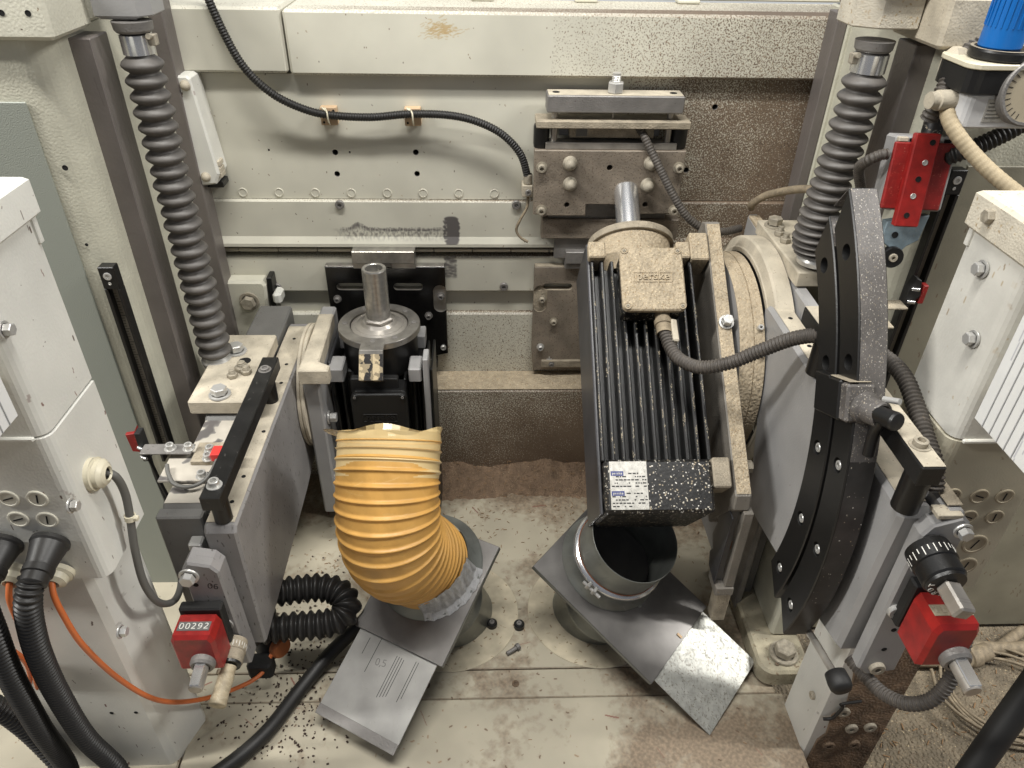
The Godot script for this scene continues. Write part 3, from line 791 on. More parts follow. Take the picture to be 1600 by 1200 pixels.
func bellows_set(side: String, x: float, z: float, y0: float, y1: float, n: int, _d: float) -> void:
	var L := side == "left"
	var t := thing("bellows", "long dark rubber bellows, fully stretched on the left column" if L else "dark rubber bellows, squeezed tighter towards its foot on the right column", "bellows", V(x, y0, z), "rubber bellows over the lifting spindles")
	var pr := PackedVector2Array()
	var ri := 0.0155 if L else 0.0175
	var ro := 0.0236 if L else 0.0256
	var h := y1 - y0 - 0.03
	pr.append(Vector2(ri, y0 - 0.004))
	pr.append(Vector2(ri, y0 + 0.004))
	for k in n:
		for s in 10:
			var f := (k + s / 10.0) / n
			if not L: f = pow(f, 1.35)
			elif f < 0.45: f = f
			var w := pow(0.5 - 0.5 * cos(TAU * s / 10.0), 0.62)
			pr.append(Vector2(lerpf(ri, ro, w) + 0.0006 * sin(k * 2.4), y0 + 0.004 + f * h))
	pr.append(Vector2(ri, y0 + 0.004 + h)); pr.append(Vector2(ri, y1)); pr.append(Vector2(0, y1))
	var bow := 0.0 if L else 0.0
	var sl := mb().lathe(pr, 28, Transform3D(Basis.IDENTITY, V(x + bow, 0, z)), true)
	if not L:
		for k in sl.v.size():
			var f := clampf((sl.v[k].y - y0) / (y1 - y0), 0.0, 1.0)
			sl.v[k].x -= 0.020 * pow(1.0 - f, 2.2) * (1.0 - exp(-f * 14.0))
	part(t, "bellows_sleeve", sl, M.rubber)
	var cl := part(t, "clamp_ring", mb().lathe(P2([ri + 0.0006, y1 - 0.024, ri + 0.0022, y1 - 0.0235, ri + 0.0022, y1 - 0.003, ri + 0.0006, y1 - 0.0025]), 28, Transform3D(Basis.IDENTITY, V(x, 0, z))), M.chrome)
	var sx := x + (ri + 0.004) * (1.0 if L else -1.0)
	part(cl, "clamp_screw", mb().tube(P3([sx, y1 - 0.006, z - 0.004, sx, y1 - 0.003, z + 0.014]), 0.0032, 8), M.zincdust, true)
	part(cl, "clamp_screw", mb().box(V(sx - 0.004, y1 - 0.014, z - 0.002), V(sx + 0.005, y1 - 0.002, z + 0.008), 0.001), M.zincdust, true)
	part(t, "foot_ring", mb().lathe(P2([ri + 0.006, y0 - 0.008, ri + 0.007, y0 - 0.002, ri + 0.003, y0 + 0.006, ri, y0 + 0.006]), 28, Transform3D(Basis.IDENTITY, V(x, 0, z))), M.zinc)
	# bearing block that the sleeve hangs from
	var b := mb()
	if L:
		b.box(V(x - 0.033, y1 + 0.0125, z - 0.04), V(x + 0.010, y1 + 0.03, z + 0.008), 0.002)
		b.prism(P2([x - 0.035, z - 0.04, x + 0.024, z - 0.04, x + 0.024, z - 0.004, x + 0.012, z + 0.01, x - 0.035, z + 0.01]), 0.07, 0.0015, Transform3D(Basis(V(1, 0, 0), V(0, 0, 1), V(0, -1, 0)), V(0, y1 + 0.085, 0)))
	else:
		b.prism(P2([x - 0.034, z - 0.04, x + 0.034, z - 0.04, x + 0.034, z + 0.02, x - 0.01, z + 0.02, x - 0.034, z + 0.004]), 0.05, 0.0015, Transform3D(Basis(V(1, 0, 0), V(0, 0, 1), V(0, -1, 0)), V(0, y1 + 0.075, 0)))
		b.box(V(x - 0.02, y1 + 0.058, z - 0.09), V(x + 0.12, y1 + 0.13, z + 0.026), 0.002)
	part(t, "bearing_block", b, M.greyclean if L else M.dustcap)
	part(t, "bearing_collar", mb().lathe(P2([0.019, y1 - 0.0005, 0.021, y1 + 0.002, 0.022, y1 + 0.011, 0.0, y1 + 0.011]), 28, Transform3D(Basis.IDENTITY, V(x, 0, z))), M.dsteel)

# ---------------------------------------------------------------- milling motors
func rrect(x0: float, y0: float, x1: float, y1: float, r: float, k := 4) -> PackedVector2Array:
	var o := PackedVector2Array()
	for c in [[x1 - r, y1 - r, 0.0], [x0 + r, y1 - r, PI / 2], [x0 + r, y0 + r, PI], [x1 - r, y0 + r, PI * 1.5]]:
		for s in k + 1:
			var a: float = c[2] + s * PI / 2 / k
			o.append(Vector2(c[0] + r * cos(a), c[1] + r * sin(a)))
	return o
func text_mesh(s: String, size: float, depth := 0.0006, font := "Droid Sans", bold := true) -> TextMesh:
	var t := TextMesh.new()
	var f := SystemFont.new()
	f.font_names = PackedStringArray([font])
	f.font_weight = 700 if bold else 400
	t.font = f
	t.text = s
	t.font_size = 32
	t.pixel_size = size / 32.0
	t.depth = depth
	t.curve_step = 4.0
	return t
func motor(left: bool) -> void:
	var th := deg_to_rad(53.4)
	var bs := Basis.IDENTITY
	var at := V(-0.173, 0.324, -0.98)
	if not left:
		bs = Basis(V(1, 0, 0), V(0, cos(th), -sin(th)), V(0, sin(th), cos(th)))
		at = V(0.226, 0.537, -0.971)
	var t := thing("milling_motor", "upright black milling motor with clean flange and hollow steel shaft" if left else "tilted black milling motor covered with tan sawdust, ribbed front", "electric motor", at, "milling motors", bs)
	var dm: Material = M.greyclean if left else M.dust
	var fm: Material = M.black
	var sgn := -1.0 if left else 1.0
	part(t, "stator", mb().box(V(-0.068, -0.3, -0.125), V(0.066, 0.0, -0.026), 0.003), M.black, true)
	var fin := mb().box(V(-0.0026, -0.296, -0.027), V(0.0026, 0.0, 0.0), 0.0022)
	var fm2 := fin.mesh()
	for k in 11:
		var x := -0.0715 + 0.0143 * k
		var xf := Transform3D(Basis.IDENTITY, V(x, 0, 0))
		var f := part(t, "fin", fm2, fm, true, xf)
		if not left:
			var fe := mb()
			for q in 20:
				var yc := rng.randf_range(-0.292, -0.004)
				var dxc := rng.randfn(-0.0004, 0.0008)
				for w in rng.randi_range(1, 9):
					var y := clampf(yc + rng.randfn(0.0, 0.004), -0.294, -0.003)
					var l := rng.randf_range(0.0004, 0.0022)
					var dx := dxc + rng.randfn(0.0, 0.0004)
					var hw := rng.randf_range(0.00015, 0.00055)
					fe.box(V(dx - hw, y, -0.0008), V(dx + hw, y + l, rng.randf_range(0.0001, 0.0005)), 0.0)
			part(f, "sawdust", fe, M.chip, true, Transform3D.IDENTITY).set_meta("kind", "stuff")
	var side := mb().box(V(-0.0785, -0.366, -0.125), V(-0.0735, 0.03, -0.0045), 0.0015)
	part(t, "side_plate", side, M.slate, true)
	part(t, "side_plate", mb().box(V(0.072, -0.30, -0.12), V(0.076, 0.0, -0.02), 0.0015), M.black, true)
	# fan cover with rating plate
	part(t, "fan_cover", mb().box(V(-0.0725, -0.366, -0.13), V(0.069, -0.296, 0.012), 0.004), M.black if left else M.blackspeck, true)
	if not left:
		var np := part(t, "rating_plate", mb().box(V(-0.066, -0.362, 0.0122), V(-0.017, -0.299, 0.013), 0.0003), M.plate, true)
		np.set_meta("label", "silver rating plate with two blocks of print")
		for blk in 2:
			var y0 := -0.316 - blk * 0.026
			var q := text_mesh("perske", 0.0042, 0.0003)
			part(np, "lettering", mb().box(V(-0.0645, y0 - 0.002, 0.0131), V(-0.048, y0 + 0.004, 0.0133), 0.0), M.blueprint, true)
			part(np, "lettering", q, M.plate, true, Transform3D(Basis.IDENTITY, V(-0.0563, y0 + 0.001, 0.0134)))
			# rows of print too small to read
			for r in 5:
				var y := y0 + 0.001 - r * 0.0042
				var x := -0.064 if r > 0 else -0.0455
				while x < -0.0195:
					var w := rng.randf_range(0.0012, 0.0055)
					if rng.randf() < 0.72: part(np, "print_line", mb().box(V(x, y - 0.0008, 0.0131), V(minf(x + w, -0.0185), y + 0.0008, 0.0132), 0.0), M.ink, true)
					x += w + 0.0012
	# terminal box
	var tb := part(t, "terminal_box", mb().box(V(-0.036, -0.094, -0.006), V(0.046, -0.003, 0.031), 0.003), M.black if left else M.blackspeck, true)
	for y in [-0.03, -0.065]:
		part(tb, "knockout", fast("disc|0.00800|0.00150"), M.blackmat, true, along(V(-0.0362, y, 0.012), V(-1, 0, 0)))
	var lid := part(t, "terminal_lid", mb().prism(rrect(-0.039, -0.0965, 0.049, -0.0005, 0.009), 0.01, 0.002, Transform3D(Basis.IDENTITY, V(0, 0, 0.0312))), M.black if left else M.dust, true)
	for c in [[-0.0325, -0.0065], [0.0425, -0.0065], [-0.0325, -0.0905], [0.0425, -0.0905]]:
		part(lid, "screw", fast("disc|0.00520|0.00220"), M.black if left else M.dust, true, along(V(c[0], c[1], 0.0405), V(0, 0, 1)))
		part(lid, "screw", fast("flat|0.00240|0.00260"), M.dsteel if left else M.zincdust, true, along(V(c[0], c[1], 0.0405), V(0, 0, 1)))
	var lx := 0.005
	var ly := -0.047
	var fr := mb()
	for q in [[-0.0265, 0.0062, 0.0265, 0.0078], [-0.0265, -0.0078, 0.0265, -0.0062], [-0.0275, -0.0065, -0.026, 0.0065], [0.026, -0.0065, 0.0275, 0.0065]]:
		fr.box(V(lx + q[0], ly + q[1], 0.0408), V(lx + q[2], ly + q[3], 0.0422), 0.0004)
	part(lid, "logo_frame", fr, M.black if left else M.dust, true)
	part(lid, "lettering", text_mesh("perske", 0.0138, 0.0026), M.black if left else M.dust, true, Transform3D(Basis.IDENTITY.scaled(V(1.05, 1, 1)), V(lx, ly + 0.0008, 0.0416)))
	# drive end
	part(t, "end_shield", mb().lathe(P2([0.0, -0.004, 0.0605, -0.004, 0.0605, 0.056, 0.0, 0.056]), 40, Transform3D(Basis.IDENTITY, V(0, 0, -0.065))), M.black if left else M.dust, true)
	part(t, "lug", mb().box(V(-0.077, 0.0002, -0.03), V(-0.0525, 0.026, 0.0105), 0.002), dm, true)
	part(t, "lug", mb().box(V(0.0505, 0.0002, -0.03), V(0.0705, 0.026, 0.0105), 0.002), dm, true)
	part(t, "lug", mb().box(V(-0.077, 0.0002, -0.125), V(-0.0525, 0.026, -0.09), 0.002), dm, true)
	part(t, "lug", mb().box(V(0.0505, 0.0002, -0.125), V(0.0705, 0.026, -0.09), 0.002), dm, true)
	var ax := Transform3D(Basis.IDENTITY, V(0, 0, -0.065))
	part(t, "flange_ring", mb().lathe(P2([0.0475, 0.0605, 0.0475, 0.066, 0.0655, 0.066, 0.0662, 0.065, 0.0662, 0.0555, 0.0655, 0.0548, 0.058, 0.0548]), 48, ax), M.alu if left else M.dustgrey, true)
	part(t, "seal_cone", mb().lathe(P2([0.0472, 0.058, 0.0455, 0.0635, 0.040, 0.066, 0.038, 0.0655, 0.030, 0.069, 0.026, 0.0735, 0.0255, 0.0725, 0.0, 0.0725]), 48, ax), M.steel, true)
	part(t, "seal_gap", mb().lathe(P2([0.0, 0.0565, 0.0475, 0.0568, 0.0475, 0.0606]), 40, ax), M.dsteel, true)
	part(t, "shaft_nut", fast("nut|0.02450|0.01500"), M.steel, true, along(V(0, 0.0715, -0.065), V(0, 1, 0), V(0.5, 0, 0.8)))
	part(t, "shaft", mb().lathe(P2([0.0192, 0.07, 0.0192, 0.163, 0.0182, 0.1648, 0.0145, 0.165, 0.0135, 0.164, 0.0135, 0.145, 0.0, 0.142]), 36, ax), M.shaft if left else M.chrome, true)
	for q in [[-0.056, -0.065], [0.056 * 0.7, -0.105], [-0.03, -0.112], [0.03, -0.02], [-0.004, -0.0093], [0.056, -0.068]]:
		part(t, "flange_screw", fast("flat|0.00450|0.00080"), M.dsteel, true, along(V(q[0], 0.066, q[1]), V(0, 1, 0)))
	if left:
		# tongue plate bent down over the terminal box
		var tg := mb().box(V(-0.0215, 0.0625, -0.012), V(0.0155, 0.0662, 0.018), 0.0008)
		var hx := Transform3D(Basis.from_euler(V(deg_to_rad(52), 0, 0)), V(0, 0.0662, 0.018))
		tg.box(V(-0.0215, -0.0038, 0.0002), V(0.0155, 0.0, 0.047), 0.0008, hx)
		var tp := part(t, "stop_tongue", tg, M.alu, true)
		tp.set_meta("label", "bent steel tongue with worn black and cream paint")
		part(tp, "worn_paint", mb().box(V(-0.0212, 0.0001, 0.006), V(0.0152, 0.0007, 0.0465), 0.0002, hx), M.wornblack, true)
		part(tp, "worn_paint", mb().box(V(-0.0205, -0.0305, 0.0440), V(0.0148, -0.004, 0.0468), 0.0002, hx), M.wornblack, true)
		part(t, "bracket_shoe", mb().prism(rrect(-0.04, -0.02, 0.035, 0.016, 0.004), 0.012, 0.001, Transform3D(Basis.IDENTITY, V(0, -0.0, 0.0105))), M.blackmat, true)
		# mounting plate on the column side
		part(t, "mounting_plate", mb().box(V(-0.105, -0.24, -0.13), V(-0.08, 0.062, 0.058), 0.003), M.greyclean, true)
		part(t, "cast_arm", mb().prism(P2([-0.1045, -0.10, -0.08, -0.10, -0.0775, 0.045, -0.06, 0.055, -0.06, 0.07, -0.1045, 0.07]), 0.026, 0.002, Transform3D(Basis(V(1, 0, 0), V(0, 0, 1), V(0, -1, 0)), V(0, 0.064, 0))), M.dustlight, true)
		part(t, "side_rail", mb().box(V(0.074, -0.30, -0.02), V(0.083, 0.045, 0.012), 0.0015), M.greyclean, true)
		part(t, "side_rail", mb().box(V(0.0845, -0.32, -0.09), V(0.088, 0.02, 0.002), 0.001), M.black, true)
		for y in [-0.05, -0.18]:
			part(t, "bolt", fast("hex|0.00800|0.01400"), M.zinc, true, along(V(-0.0795, y, 0.035), V(1, 0, 0)))
	else:
		part(t, "spacer_block", mb().box(V(0.071, -0.003, -0.04), V(0.098, 0.041, 0.0105), 0.002), M.dust, true)
		part(t, "spacer_block", mb().box(V(0.0705, -0.334, -0.03), V(0.094, -0.294, 0.0115), 0.002), M.dustgrey, true)
		var pl := P2([-0.125, 0.02, -0.06, 0.066, -0.012, 0.072, 0.004, 0.062, 0.0045, -0.345, -0.012, -0.36, -0.125, -0.36])
		part(t, "mounting_plate", mb().prism(pl, 0.022, 0.002, Transform3D(Basis(V(0, 0, 1), V(0, 1, 0), V(-1, 0, 0)), V(0.121, 0, 0))), M.plateside, true)
		part(t, "plate_dust", mb().box(V(0.1005, -0.342, 0.0046), V(0.1195, 0.058, 0.0056), 0.0004), M.dust, true)
		part(t, "bolt", fast("hex|0.00780|0.01400"), M.zinc, true, along(V(0.112, -0.10, 0.0056), V(0, 0, 1)))
		part(t, "bolt", fast("hex|0.00850|0.01300"), M.zincdust, true, along(V(0.1212, -0.30, -0.02), V(1, 0, 0)))
		# torn sheet guard hanging from the foot of the mounting plate
		var gx := 0.3335
		part(t, "sheet_guard", mb().prism(P2([-0.735, 0.305, -0.685, 0.30, -0.69, 0.165, -0.722, 0.17, -0.730, 0.19, -0.722, 0.205, -0.735, 0.22, -0.728, 0.25]), 0.002, 0.0004, Transform3D(Basis(V(0, 0, 1), V(0, 1, 0), V(-1, 0, 0)), V(gx - 0.006, 0, 0))), M.slate)
		part(t, "guard_flange", mb().box(V(gx + 0.006, 0.165, -0.698), V(gx + 0.019, 0.31, -0.684), 0.001), M.plateside)
		part(t, "guard_flange", mb().box(V(gx - 0.0055, 0.165, -0.7), V(gx + 0.0055, 0.305, -0.697), 0.0008), M.greydark)
		part(t, "guard_shelf", mb().box(V(gx - 0.006, 0.148, -0.72), V(gx + 0.020, 0.1645, -0.682), 0.0015), M.plateside)
		part(t, "guard_foot", mb().box(V(gx + 0.002, 0.082, -0.712), V(gx + 0.022, 0.1475, -0.690), 0.0012), M.dustgrey)

# ---------------------------------------------------------------- swivel castings that carry the motors
func castings() -> void:
	var YZ := Transform3D(Basis(V(0, 0, 1), V(0, 1, 0), V(-1, 0, 0)), Vector3.ZERO)   # prism xy -> world zy, depth to -x
	# ---- left
	var t := thing("swivel_casting", "grey left swivel casting with black nicks along its side, bolted to the slide", "machine casting", V(-0.33, 0.15, -0.85))
	var sl := P2([-0.612, 0.155, -0.612, 0.36, -0.618, 0.368, -1.08, 0.368, -1.11, 0.34, -1.11, 0.2, -0.9, 0.165])
	part(t, "slab", mb().prism(sl, 0.038, 0.003, Transform3D(YZ.basis, V(-0.291, 0, 0))), M.grey)
	part(t, "slab_top", mb().box(V(-0.327, 0.3682, -1.07), V(-0.294, 0.3694, -0.622), 0.0005), M.dustlight)
	var ca := P2([-0.645, 0.20, -0.645, 0.366, -0.65, 0.372, -0.812, 0.372, -0.82, 0.38, -1.12, 0.38, -1.12, 0.2])
	part(t, "slide_block", mb().prism(ca, 0.056, 0.003, Transform3D(YZ.basis, V(-0.3305, 0, 0))), M.greydark)
	part(t, "slide_top", mb().box(V(-0.384, 0.3722, -0.81), V(-0.333, 0.3733, -0.65), 0.0005), M.stained)
	var bp := part(t, "bolt_plate", mb().box(V(-0.404, 0.3802, -0.99), V(-0.324, 0.402, -0.8145), 0.002), M.dustlight)
	for q in [[-0.371, -0.94, "hex"], [-0.350, -0.892, "nut"], [-0.364, -0.83, "hex"]]:
		bolt(bp, q[2], V(q[0], 0.402, q[1]), V(0, 1, 0), 0.0108, 0.013, M.zincdust if q[2] == "nut" else M.zinc, "bolt", true)
	for q in [[-0.3415, -0.882], [-0.3585, -0.873]]:
		bolt(bp, "nut", V(q[0], 0.402, q[1]), V(0, 1, 0), 0.0075, 0.012, M.zincdust, "bolt", true)
	part(bp, "plate_hole_shade", fast("disc|0.00900|0.00060"), M.void, true, along(V(-0.353, 0.4017, -0.915), V(0, 1, 0)))  # flat disc on the plate, its dark colour stands for shade in a hole
	for q in [[-0.306, -0.955], [-0.303, -0.905], [-0.301, -0.79], [-0.304, -0.70], [-0.318, -0.66], [-0.306, -0.655], [-0.31, -1.03]]:
		part(t, "tapped_hole_shade", fast("disc|0.00270|0.00040"), M.void, false, along(V(q[0], 0.3694, q[1]), V(0, 1, 0)))  # flat discs coloured as the shade inside tapped holes, no recess
	part(t, "tapped_hole_shade", fast("disc|0.00270|0.00040"), M.void, false, along(V(-0.366, 0.3733, -0.675), V(0, 1, 0)))  # one more disc of painted hole shade on the slide
	# front pieces
	part(t, "front_step", mb().box(V(-0.388, 0.18, -0.6448), V(-0.334, 0.3705, -0.628), 0.002), M.greydark)
	part(t, "latch_pin", mb().box(V(-0.352, 0.322, -0.6278), V(-0.336, 0.342, -0.612), 0.002), M.zinc)
	var cp := P2([-0.352, 0.145, -0.352, 0.33, -0.344, 0.342, -0.318, 0.336, -0.310, 0.325, -0.305, 0.15])
	var cov := part(t, "front_cover", mb().prism(cp, 0.028, 0.0025, Transform3D(Basis.IDENTITY, V(0, 0, -0.6115))), M.grey)
	bolt(cov, "hex", V(-0.345, 0.321, -0.5835), V(0, 0, 1), 0.0085, 0.011, M.zinc, "bolt", true)
	bolt(cov, "hex", V(-0.322, 0.232, -0.5835), V(0, 0, 1), 0.0075, 0.010, M.zinc, "bolt", true)
	part(cov, "cover_hole_shade", fast("disc|0.00330|0.00040"), M.void, true, along(V(-0.341, 0.305, -0.5836), V(0, 0, 1)))  # dark disc on the cover paints the shade of a hole
	part(cov, "lettering", text_mesh("06", 0.012, 0.0003, "Droid Sans", false), M.ink, true, Transform3D(Basis.IDENTITY.rotated(V(0, 0, 1), -0.2), V(-0.322, 0.302, -0.5835)))
	# pivot disc
	var dx := Transform3D(Basis(V(0, -1, 0), V(1, 0, 0), V(0, 0, 1)), V(-0.2905, 0.290, -1.015))
	part(t, "pivot_disc", mb().lathe(P2([0, 0, 0.100, 0, 0.102, 0.001, 0.102, 0.005, 0.0995, 0.006, 0.0995, 0.0065, 0.102, 0.0075, 0.102, 0.011, 0.100, 0.012, 0, 0.012]), 56, dx), M.dustlight)

	# ---- right
	var r := thing("swivel_casting", "light grey right swivel casting behind the two black arcs, dust on its top", "machine casting", V(0.41, 0.27, -0.75))
	var sr := P2([-0.492, 0.292, -0.485, 0.503, -0.492, 0.512, -0.885, 0.512, -0.896, 0.503, -0.864, 0.43, -0.831, 0.355, -0.803, 0.272, -0.788, 0.224, -0.70, 0.24, -0.60, 0.262])
	part(r, "slab", mb().prism(sr, 0.034, 0.005, Transform3D(YZ.basis, V(0.4245, 0, 0))), M.greyclean)
	part(r, "slab_top", mb().box(V(0.396, 0.5122, -0.882), V(0.4195, 0.5132, -0.498), 0.0005), M.dustlight)
	var hub := Transform3D(Basis(V(0, 1, 0), V(-1, 0, 0), V(0, 0, 1)), V(0.3918, 0.37, -0.985))
	part(r, "pivot_boss", mb().lathe(P2([0.161, 0.0005, 0.167, 0.0005, 0.169, -0.001, 0.182, -0.005, 0.1845, -0.008, 0.1845, -0.03]), 72, hub), M.dustlight)
	part(r, "pivot_disc", mb().lathe(P2([0.160, 0.004, 0.160, 0.018, 0.158, 0.0185, 0.158, 0.0195, 0.160, 0.020, 0.160, 0.0375, 0.1585, 0.039]), 72, hub), M.dust)
	part(r, "pivot_face", mb().lathe(P2([0.1584, 0.0392, 0.14, 0.0392, 0, 0.0392]), 72, hub), M.greyclean)
	for a in [0.55, 0.78]:
		var p := V(0.381, 0.37 + 0.1605 * sin(a), -0.985 + 0.1605 * cos(a))
		bolt(r, "flat", p, V(0, sin(a), cos(a)), 0.0042, 0.006, M.zinc, "screw")
	var cr := P2([-0.475, 0.33, -0.47, 0.515, -0.476, 0.522, -0.885, 0.535, -1.12, 0.548, -1.13, 0.40])
	part(r, "slide_block", mb().prism(cr, 0.018, 0.003, Transform3D(YZ.basis, V(0.443, 0, 0))), M.greyclean)
	part(r, "slide_top", mb().box(V(0.4255, 0.536, -1.115), V(0.4425, 0.5492, -0.9), 0.001), M.dust)
	part(r, "slide_top", mb().box(V(0.4265, 0.5236, -0.80), V(0.4415, 0.5252, -0.48), 0.0005), M.dustgrey)
	var bq := part(r, "bolt_plate", mb().box(V(0.423, 0.5375, -1.07), V(0.50, 0.560, -0.888), 0.002), M.dustlight)
	for q in [[0.441, -1.045, "hex"], [0.437, -0.985, "nut"], [0.468, -0.955, "hex"], [0.475, -0.905, "hex"], [0.452, -0.948, "nut"], [0.437, -1.01, "nut"]]:
		bolt(bq, q[2], V(q[0], 0.560, q[1]), V(0, 1, 0), 0.0108 if q[2] == "hex" else 0.008, 0.014, M.zincdust, "bolt", true)
	part(bq, "plate_hole_shade", fast("disc|0.00900|0.00060"), M.void, true, along(V(0.462, 0.5598, -1.0), V(0, 1, 0)))  # painted shade of a hole, a disc on the right plate
	for q in [[0.408, -0.845], [0.408, -0.775]]:
		part(r, "tapped_hole_shade", fast("disc|0.00300|0.00040"), M.void, false, along(V(q[0], 0.5134, q[1]), V(0, 1, 0)))  # no recess here either, hole shade is the disc colour
	var cq := P2([0.405, 0.29, 0.405, 0.497, 0.412, 0.51, 0.438, 0.520, 0.447, 0.512, 0.449, 0.285, 0.418, 0.278])
	var co2 := part(r, "front_cover", mb().prism(cq, 0.018, 0.0025, Transform3D(Basis.IDENTITY, V(0, 0, -0.486))), M.greyclean)
	part(r, "cover_top", mb().box(V(0.414, 0.5155, -0.4845), V(0.438, 0.5205, -0.4695), 0.0006, Transform3D(Basis.IDENTITY, V(0, 0.0012, 0))), M.dustlight)
	bolt(co2, "hex", V(0.442, 0.504, -0.468), V(0, 0, 1), 0.0065, 0.009, M.zinc, "bolt", true)
	bolt(co2, "flat", V(0.4145, 0.39, -0.468), V(0, 0, 1), 0.0085, 0.005, M.zinc, "bolt", true)
	bolt(co2, "flat", V(0.425, 0.293, -0.468), V(0, 0, 1), 0.0085, 0.005, M.zincdust, "bolt", true)
	for q in [[0.424, 0.357], [0.424, 0.324]]:
		part(co2, "cover_hole_shade", fast("disc|0.00300|0.00040"), M.void, true, along(V(q[0], q[1], -0.4681), V(0, 0, 1)))  # hole shade painted as dark discs on the right cover

# ---------------------------------------------------------------- arcs with the clamp
func arcs() -> void:
	var c := Vector2(-0.955, 0.405)
	var xf := Transform3D(Basis(V(0, 0, 1), V(0, 1, 0), V(-1, 0, 0)), Vector3.ZERO)
	for which in 2:
		var r0 := 0.4075 if which == 0 else 0.361
		var r1 := 0.4455 if which == 0 else 0.4015
		var a0 := deg_to_rad(-18.5)
		var a1 := deg_to_rad(51.5 if which == 0 else 50.8)
		var pl := PackedVector2Array()
		var n := 40
		for k in n + 1:
			var a := lerpf(a0, a1, float(k) / n)
			pl.append(c + Vector2(cos(a), sin(a)) * r1)
		for k in n + 1:
			var a := lerpf(a1 - 0.055, a0 + 0.05, float(k) / n)
			pl.append(c + Vector2(cos(a), sin(a)) * r0)
		var x1 := 0.3785
		var x0 := 0.35
		var t := thing("arc_guide", "thick outer black arc guide with dust and pale specks on its rim" if which == 0 else "thinner inner black arc guide, behind the groove of the outer arc", "arc guide", V(0.372, 0.28, -0.54), "curved tilt guides")
		var cuts := []
		var angs: Array = [[43.9, 0], [29.5, 0], [15.4, 1], [1.2, 1], [-13.0, 1]] if which == 0 else [[44.2, 0], [28.9, 0], [15.1, 1], [1.1, 1], [-12.9, 1]]
		var rm := 0.4265 if which == 0 else 0.3795
		for q in angs:
			var a := deg_to_rad(q[0])
			var p := V(x0, c.y + sin(a) * rm, c.x + cos(a) * rm)
			cuts.append([p, V(1, 0, 0), 0.0082, 0.03])
		drilled(t, "arc_body", mb().prism(pl, x1 - x0, 0.0012, Transform3D(xf.basis, V(x1, 0, 0))), M.black, cuts, M.blackmat)
		for q in angs:
			if q[1] == 0: continue
			var a := deg_to_rad(q[0])
			bolt(t, "socket", V(x0 + 0.0095, c.y + sin(a) * rm, c.x + cos(a) * rm), V(-1, 0, 0), 0.0052, 0.009, M.zinc)
		# sawdust layer on the rim
		var d := mb()
		var dn := 36
		var e0 := deg_to_rad(17.0 if which == 0 else 46.0)
		for k in dn:
			var q := []
			for s in [[0, 0], [1, 0], [1, 1], [0, 1]]:
				var a := lerpf(e0, a1 - 0.002, float(k + s[0]) / dn)
				var x := lerpf(x0 + 0.0015, x1 - 0.0015, s[1])
				q.append(V(x, c.y + sin(a) * (r1 + 0.0005), c.x + cos(a) * (r1 + 0.0005)))
			var am := lerpf(e0, a1, (k + 0.5) / dn)
			d.quad(q[0], q[1], q[2], q[3], V(0, sin(am), cos(am)))
		if which == 0:
			part(t, "rim_dust", d, M.blackdusty)
			var d2 := mb()
			for k in 24:
				var q := []
				for s in [[0, 0], [1, 0], [1, 1], [0, 1]]:
					var a := lerpf(deg_to_rad(-8.0), e0 - 0.0002, float(k + s[0]) / 24)
					q.append(V(lerpf(x0 + 0.0015, x1 - 0.0015, s[1]), c.y + sin(a) * (r1 + 0.0004), c.x + cos(a) * (r1 + 0.0004)))
				d2.quad(q[0], q[1], q[2], q[3], V(0, 0.3, 1))
			part(t, "rim_specks", d2, M.blacklight)
			part(t, "end_face", mb().box(V(x0 + 0.001, -0.015, 0), V(x1 - 0.001, 0.018, 0.0006), 0.0, Transform3D(Basis(V(1, 0, 0), V(0, sin(a1), cos(a1)), V(0, cos(a1), -sin(a1))), V(0, c.y + sin(a1) * 0.4265, c.x + cos(a1) * 0.4265))), M.blackdusty)
		else:
			part(t, "rim_dust", d, M.blackdusty)
	# clamp on the outer arc
	var a := deg_to_rad(24.6)
	var o := V(0.352, c.y + sin(a) * 0.408, c.x + cos(a) * 0.408)
	var er := V(0, sin(a), cos(a))
	var et := V(0, cos(a), -sin(a))
	var k := thing("arc_clamp", "black locking clamp with dusty collar and lever gripping the outer arc", "clamp", o)
	var fr := Transform3D(Basis(V(1, 0, 0), et, er).scaled_local(V(0.82, 0.78, 0.9)), o)
	part(k, "clamp_plate", mb().box(V(-0.014, -0.026, -0.034), V(-0.0015, 0.026, 0.0262), 0.003, fr), M.black)
	part(k, "clamp_block", mb().box(V(-0.0139, -0.024, 0.0265), V(0.020, 0.024, 0.044), 0.003, fr), M.blackdusty)
	part(k, "clamp_top", mb().box(V(-0.012, 0.0262, 0.0), V(0.0135, 0.0275, 0.043), 0.0005, fr), M.dustgrey)
	var sp := V(0.0, 0.0, 0.045)
	var dirv := (er * 0.9 + V(0.32, -0.12, 0.1)).normalized()
	part(k, "clamp_collar", mb().lathe(P2([0.0155, 0, 0.0155, 0.006, 0.0125, 0.008, 0.0125, 0.022, 0.0115, 0.0235, 0.0095, 0.0235, 0.0095, 0.015, 0, 0.015]), 28, along(fr * V(0.006, -0.004, 0.043), dirv)), M.blackdusty)
	part(k, "clamp_knob", mb().lathe(P2([0.007, 0, 0.0078, 0.006, 0.0090, 0.026, 0.0082, 0.0285, 0.0, 0.029]), 24, along(fr * V(0.007, -0.005, 0.061), dirv)), M.black)
	part(k, "clamp_pin", mb().lathe(P2([0.003, 0, 0.003, 0.016, 0, 0.016]), 12, along(fr * V(0.018, 0.01, 0.062), dirv + V(0.2, 0.2, 0))), M.zinc)
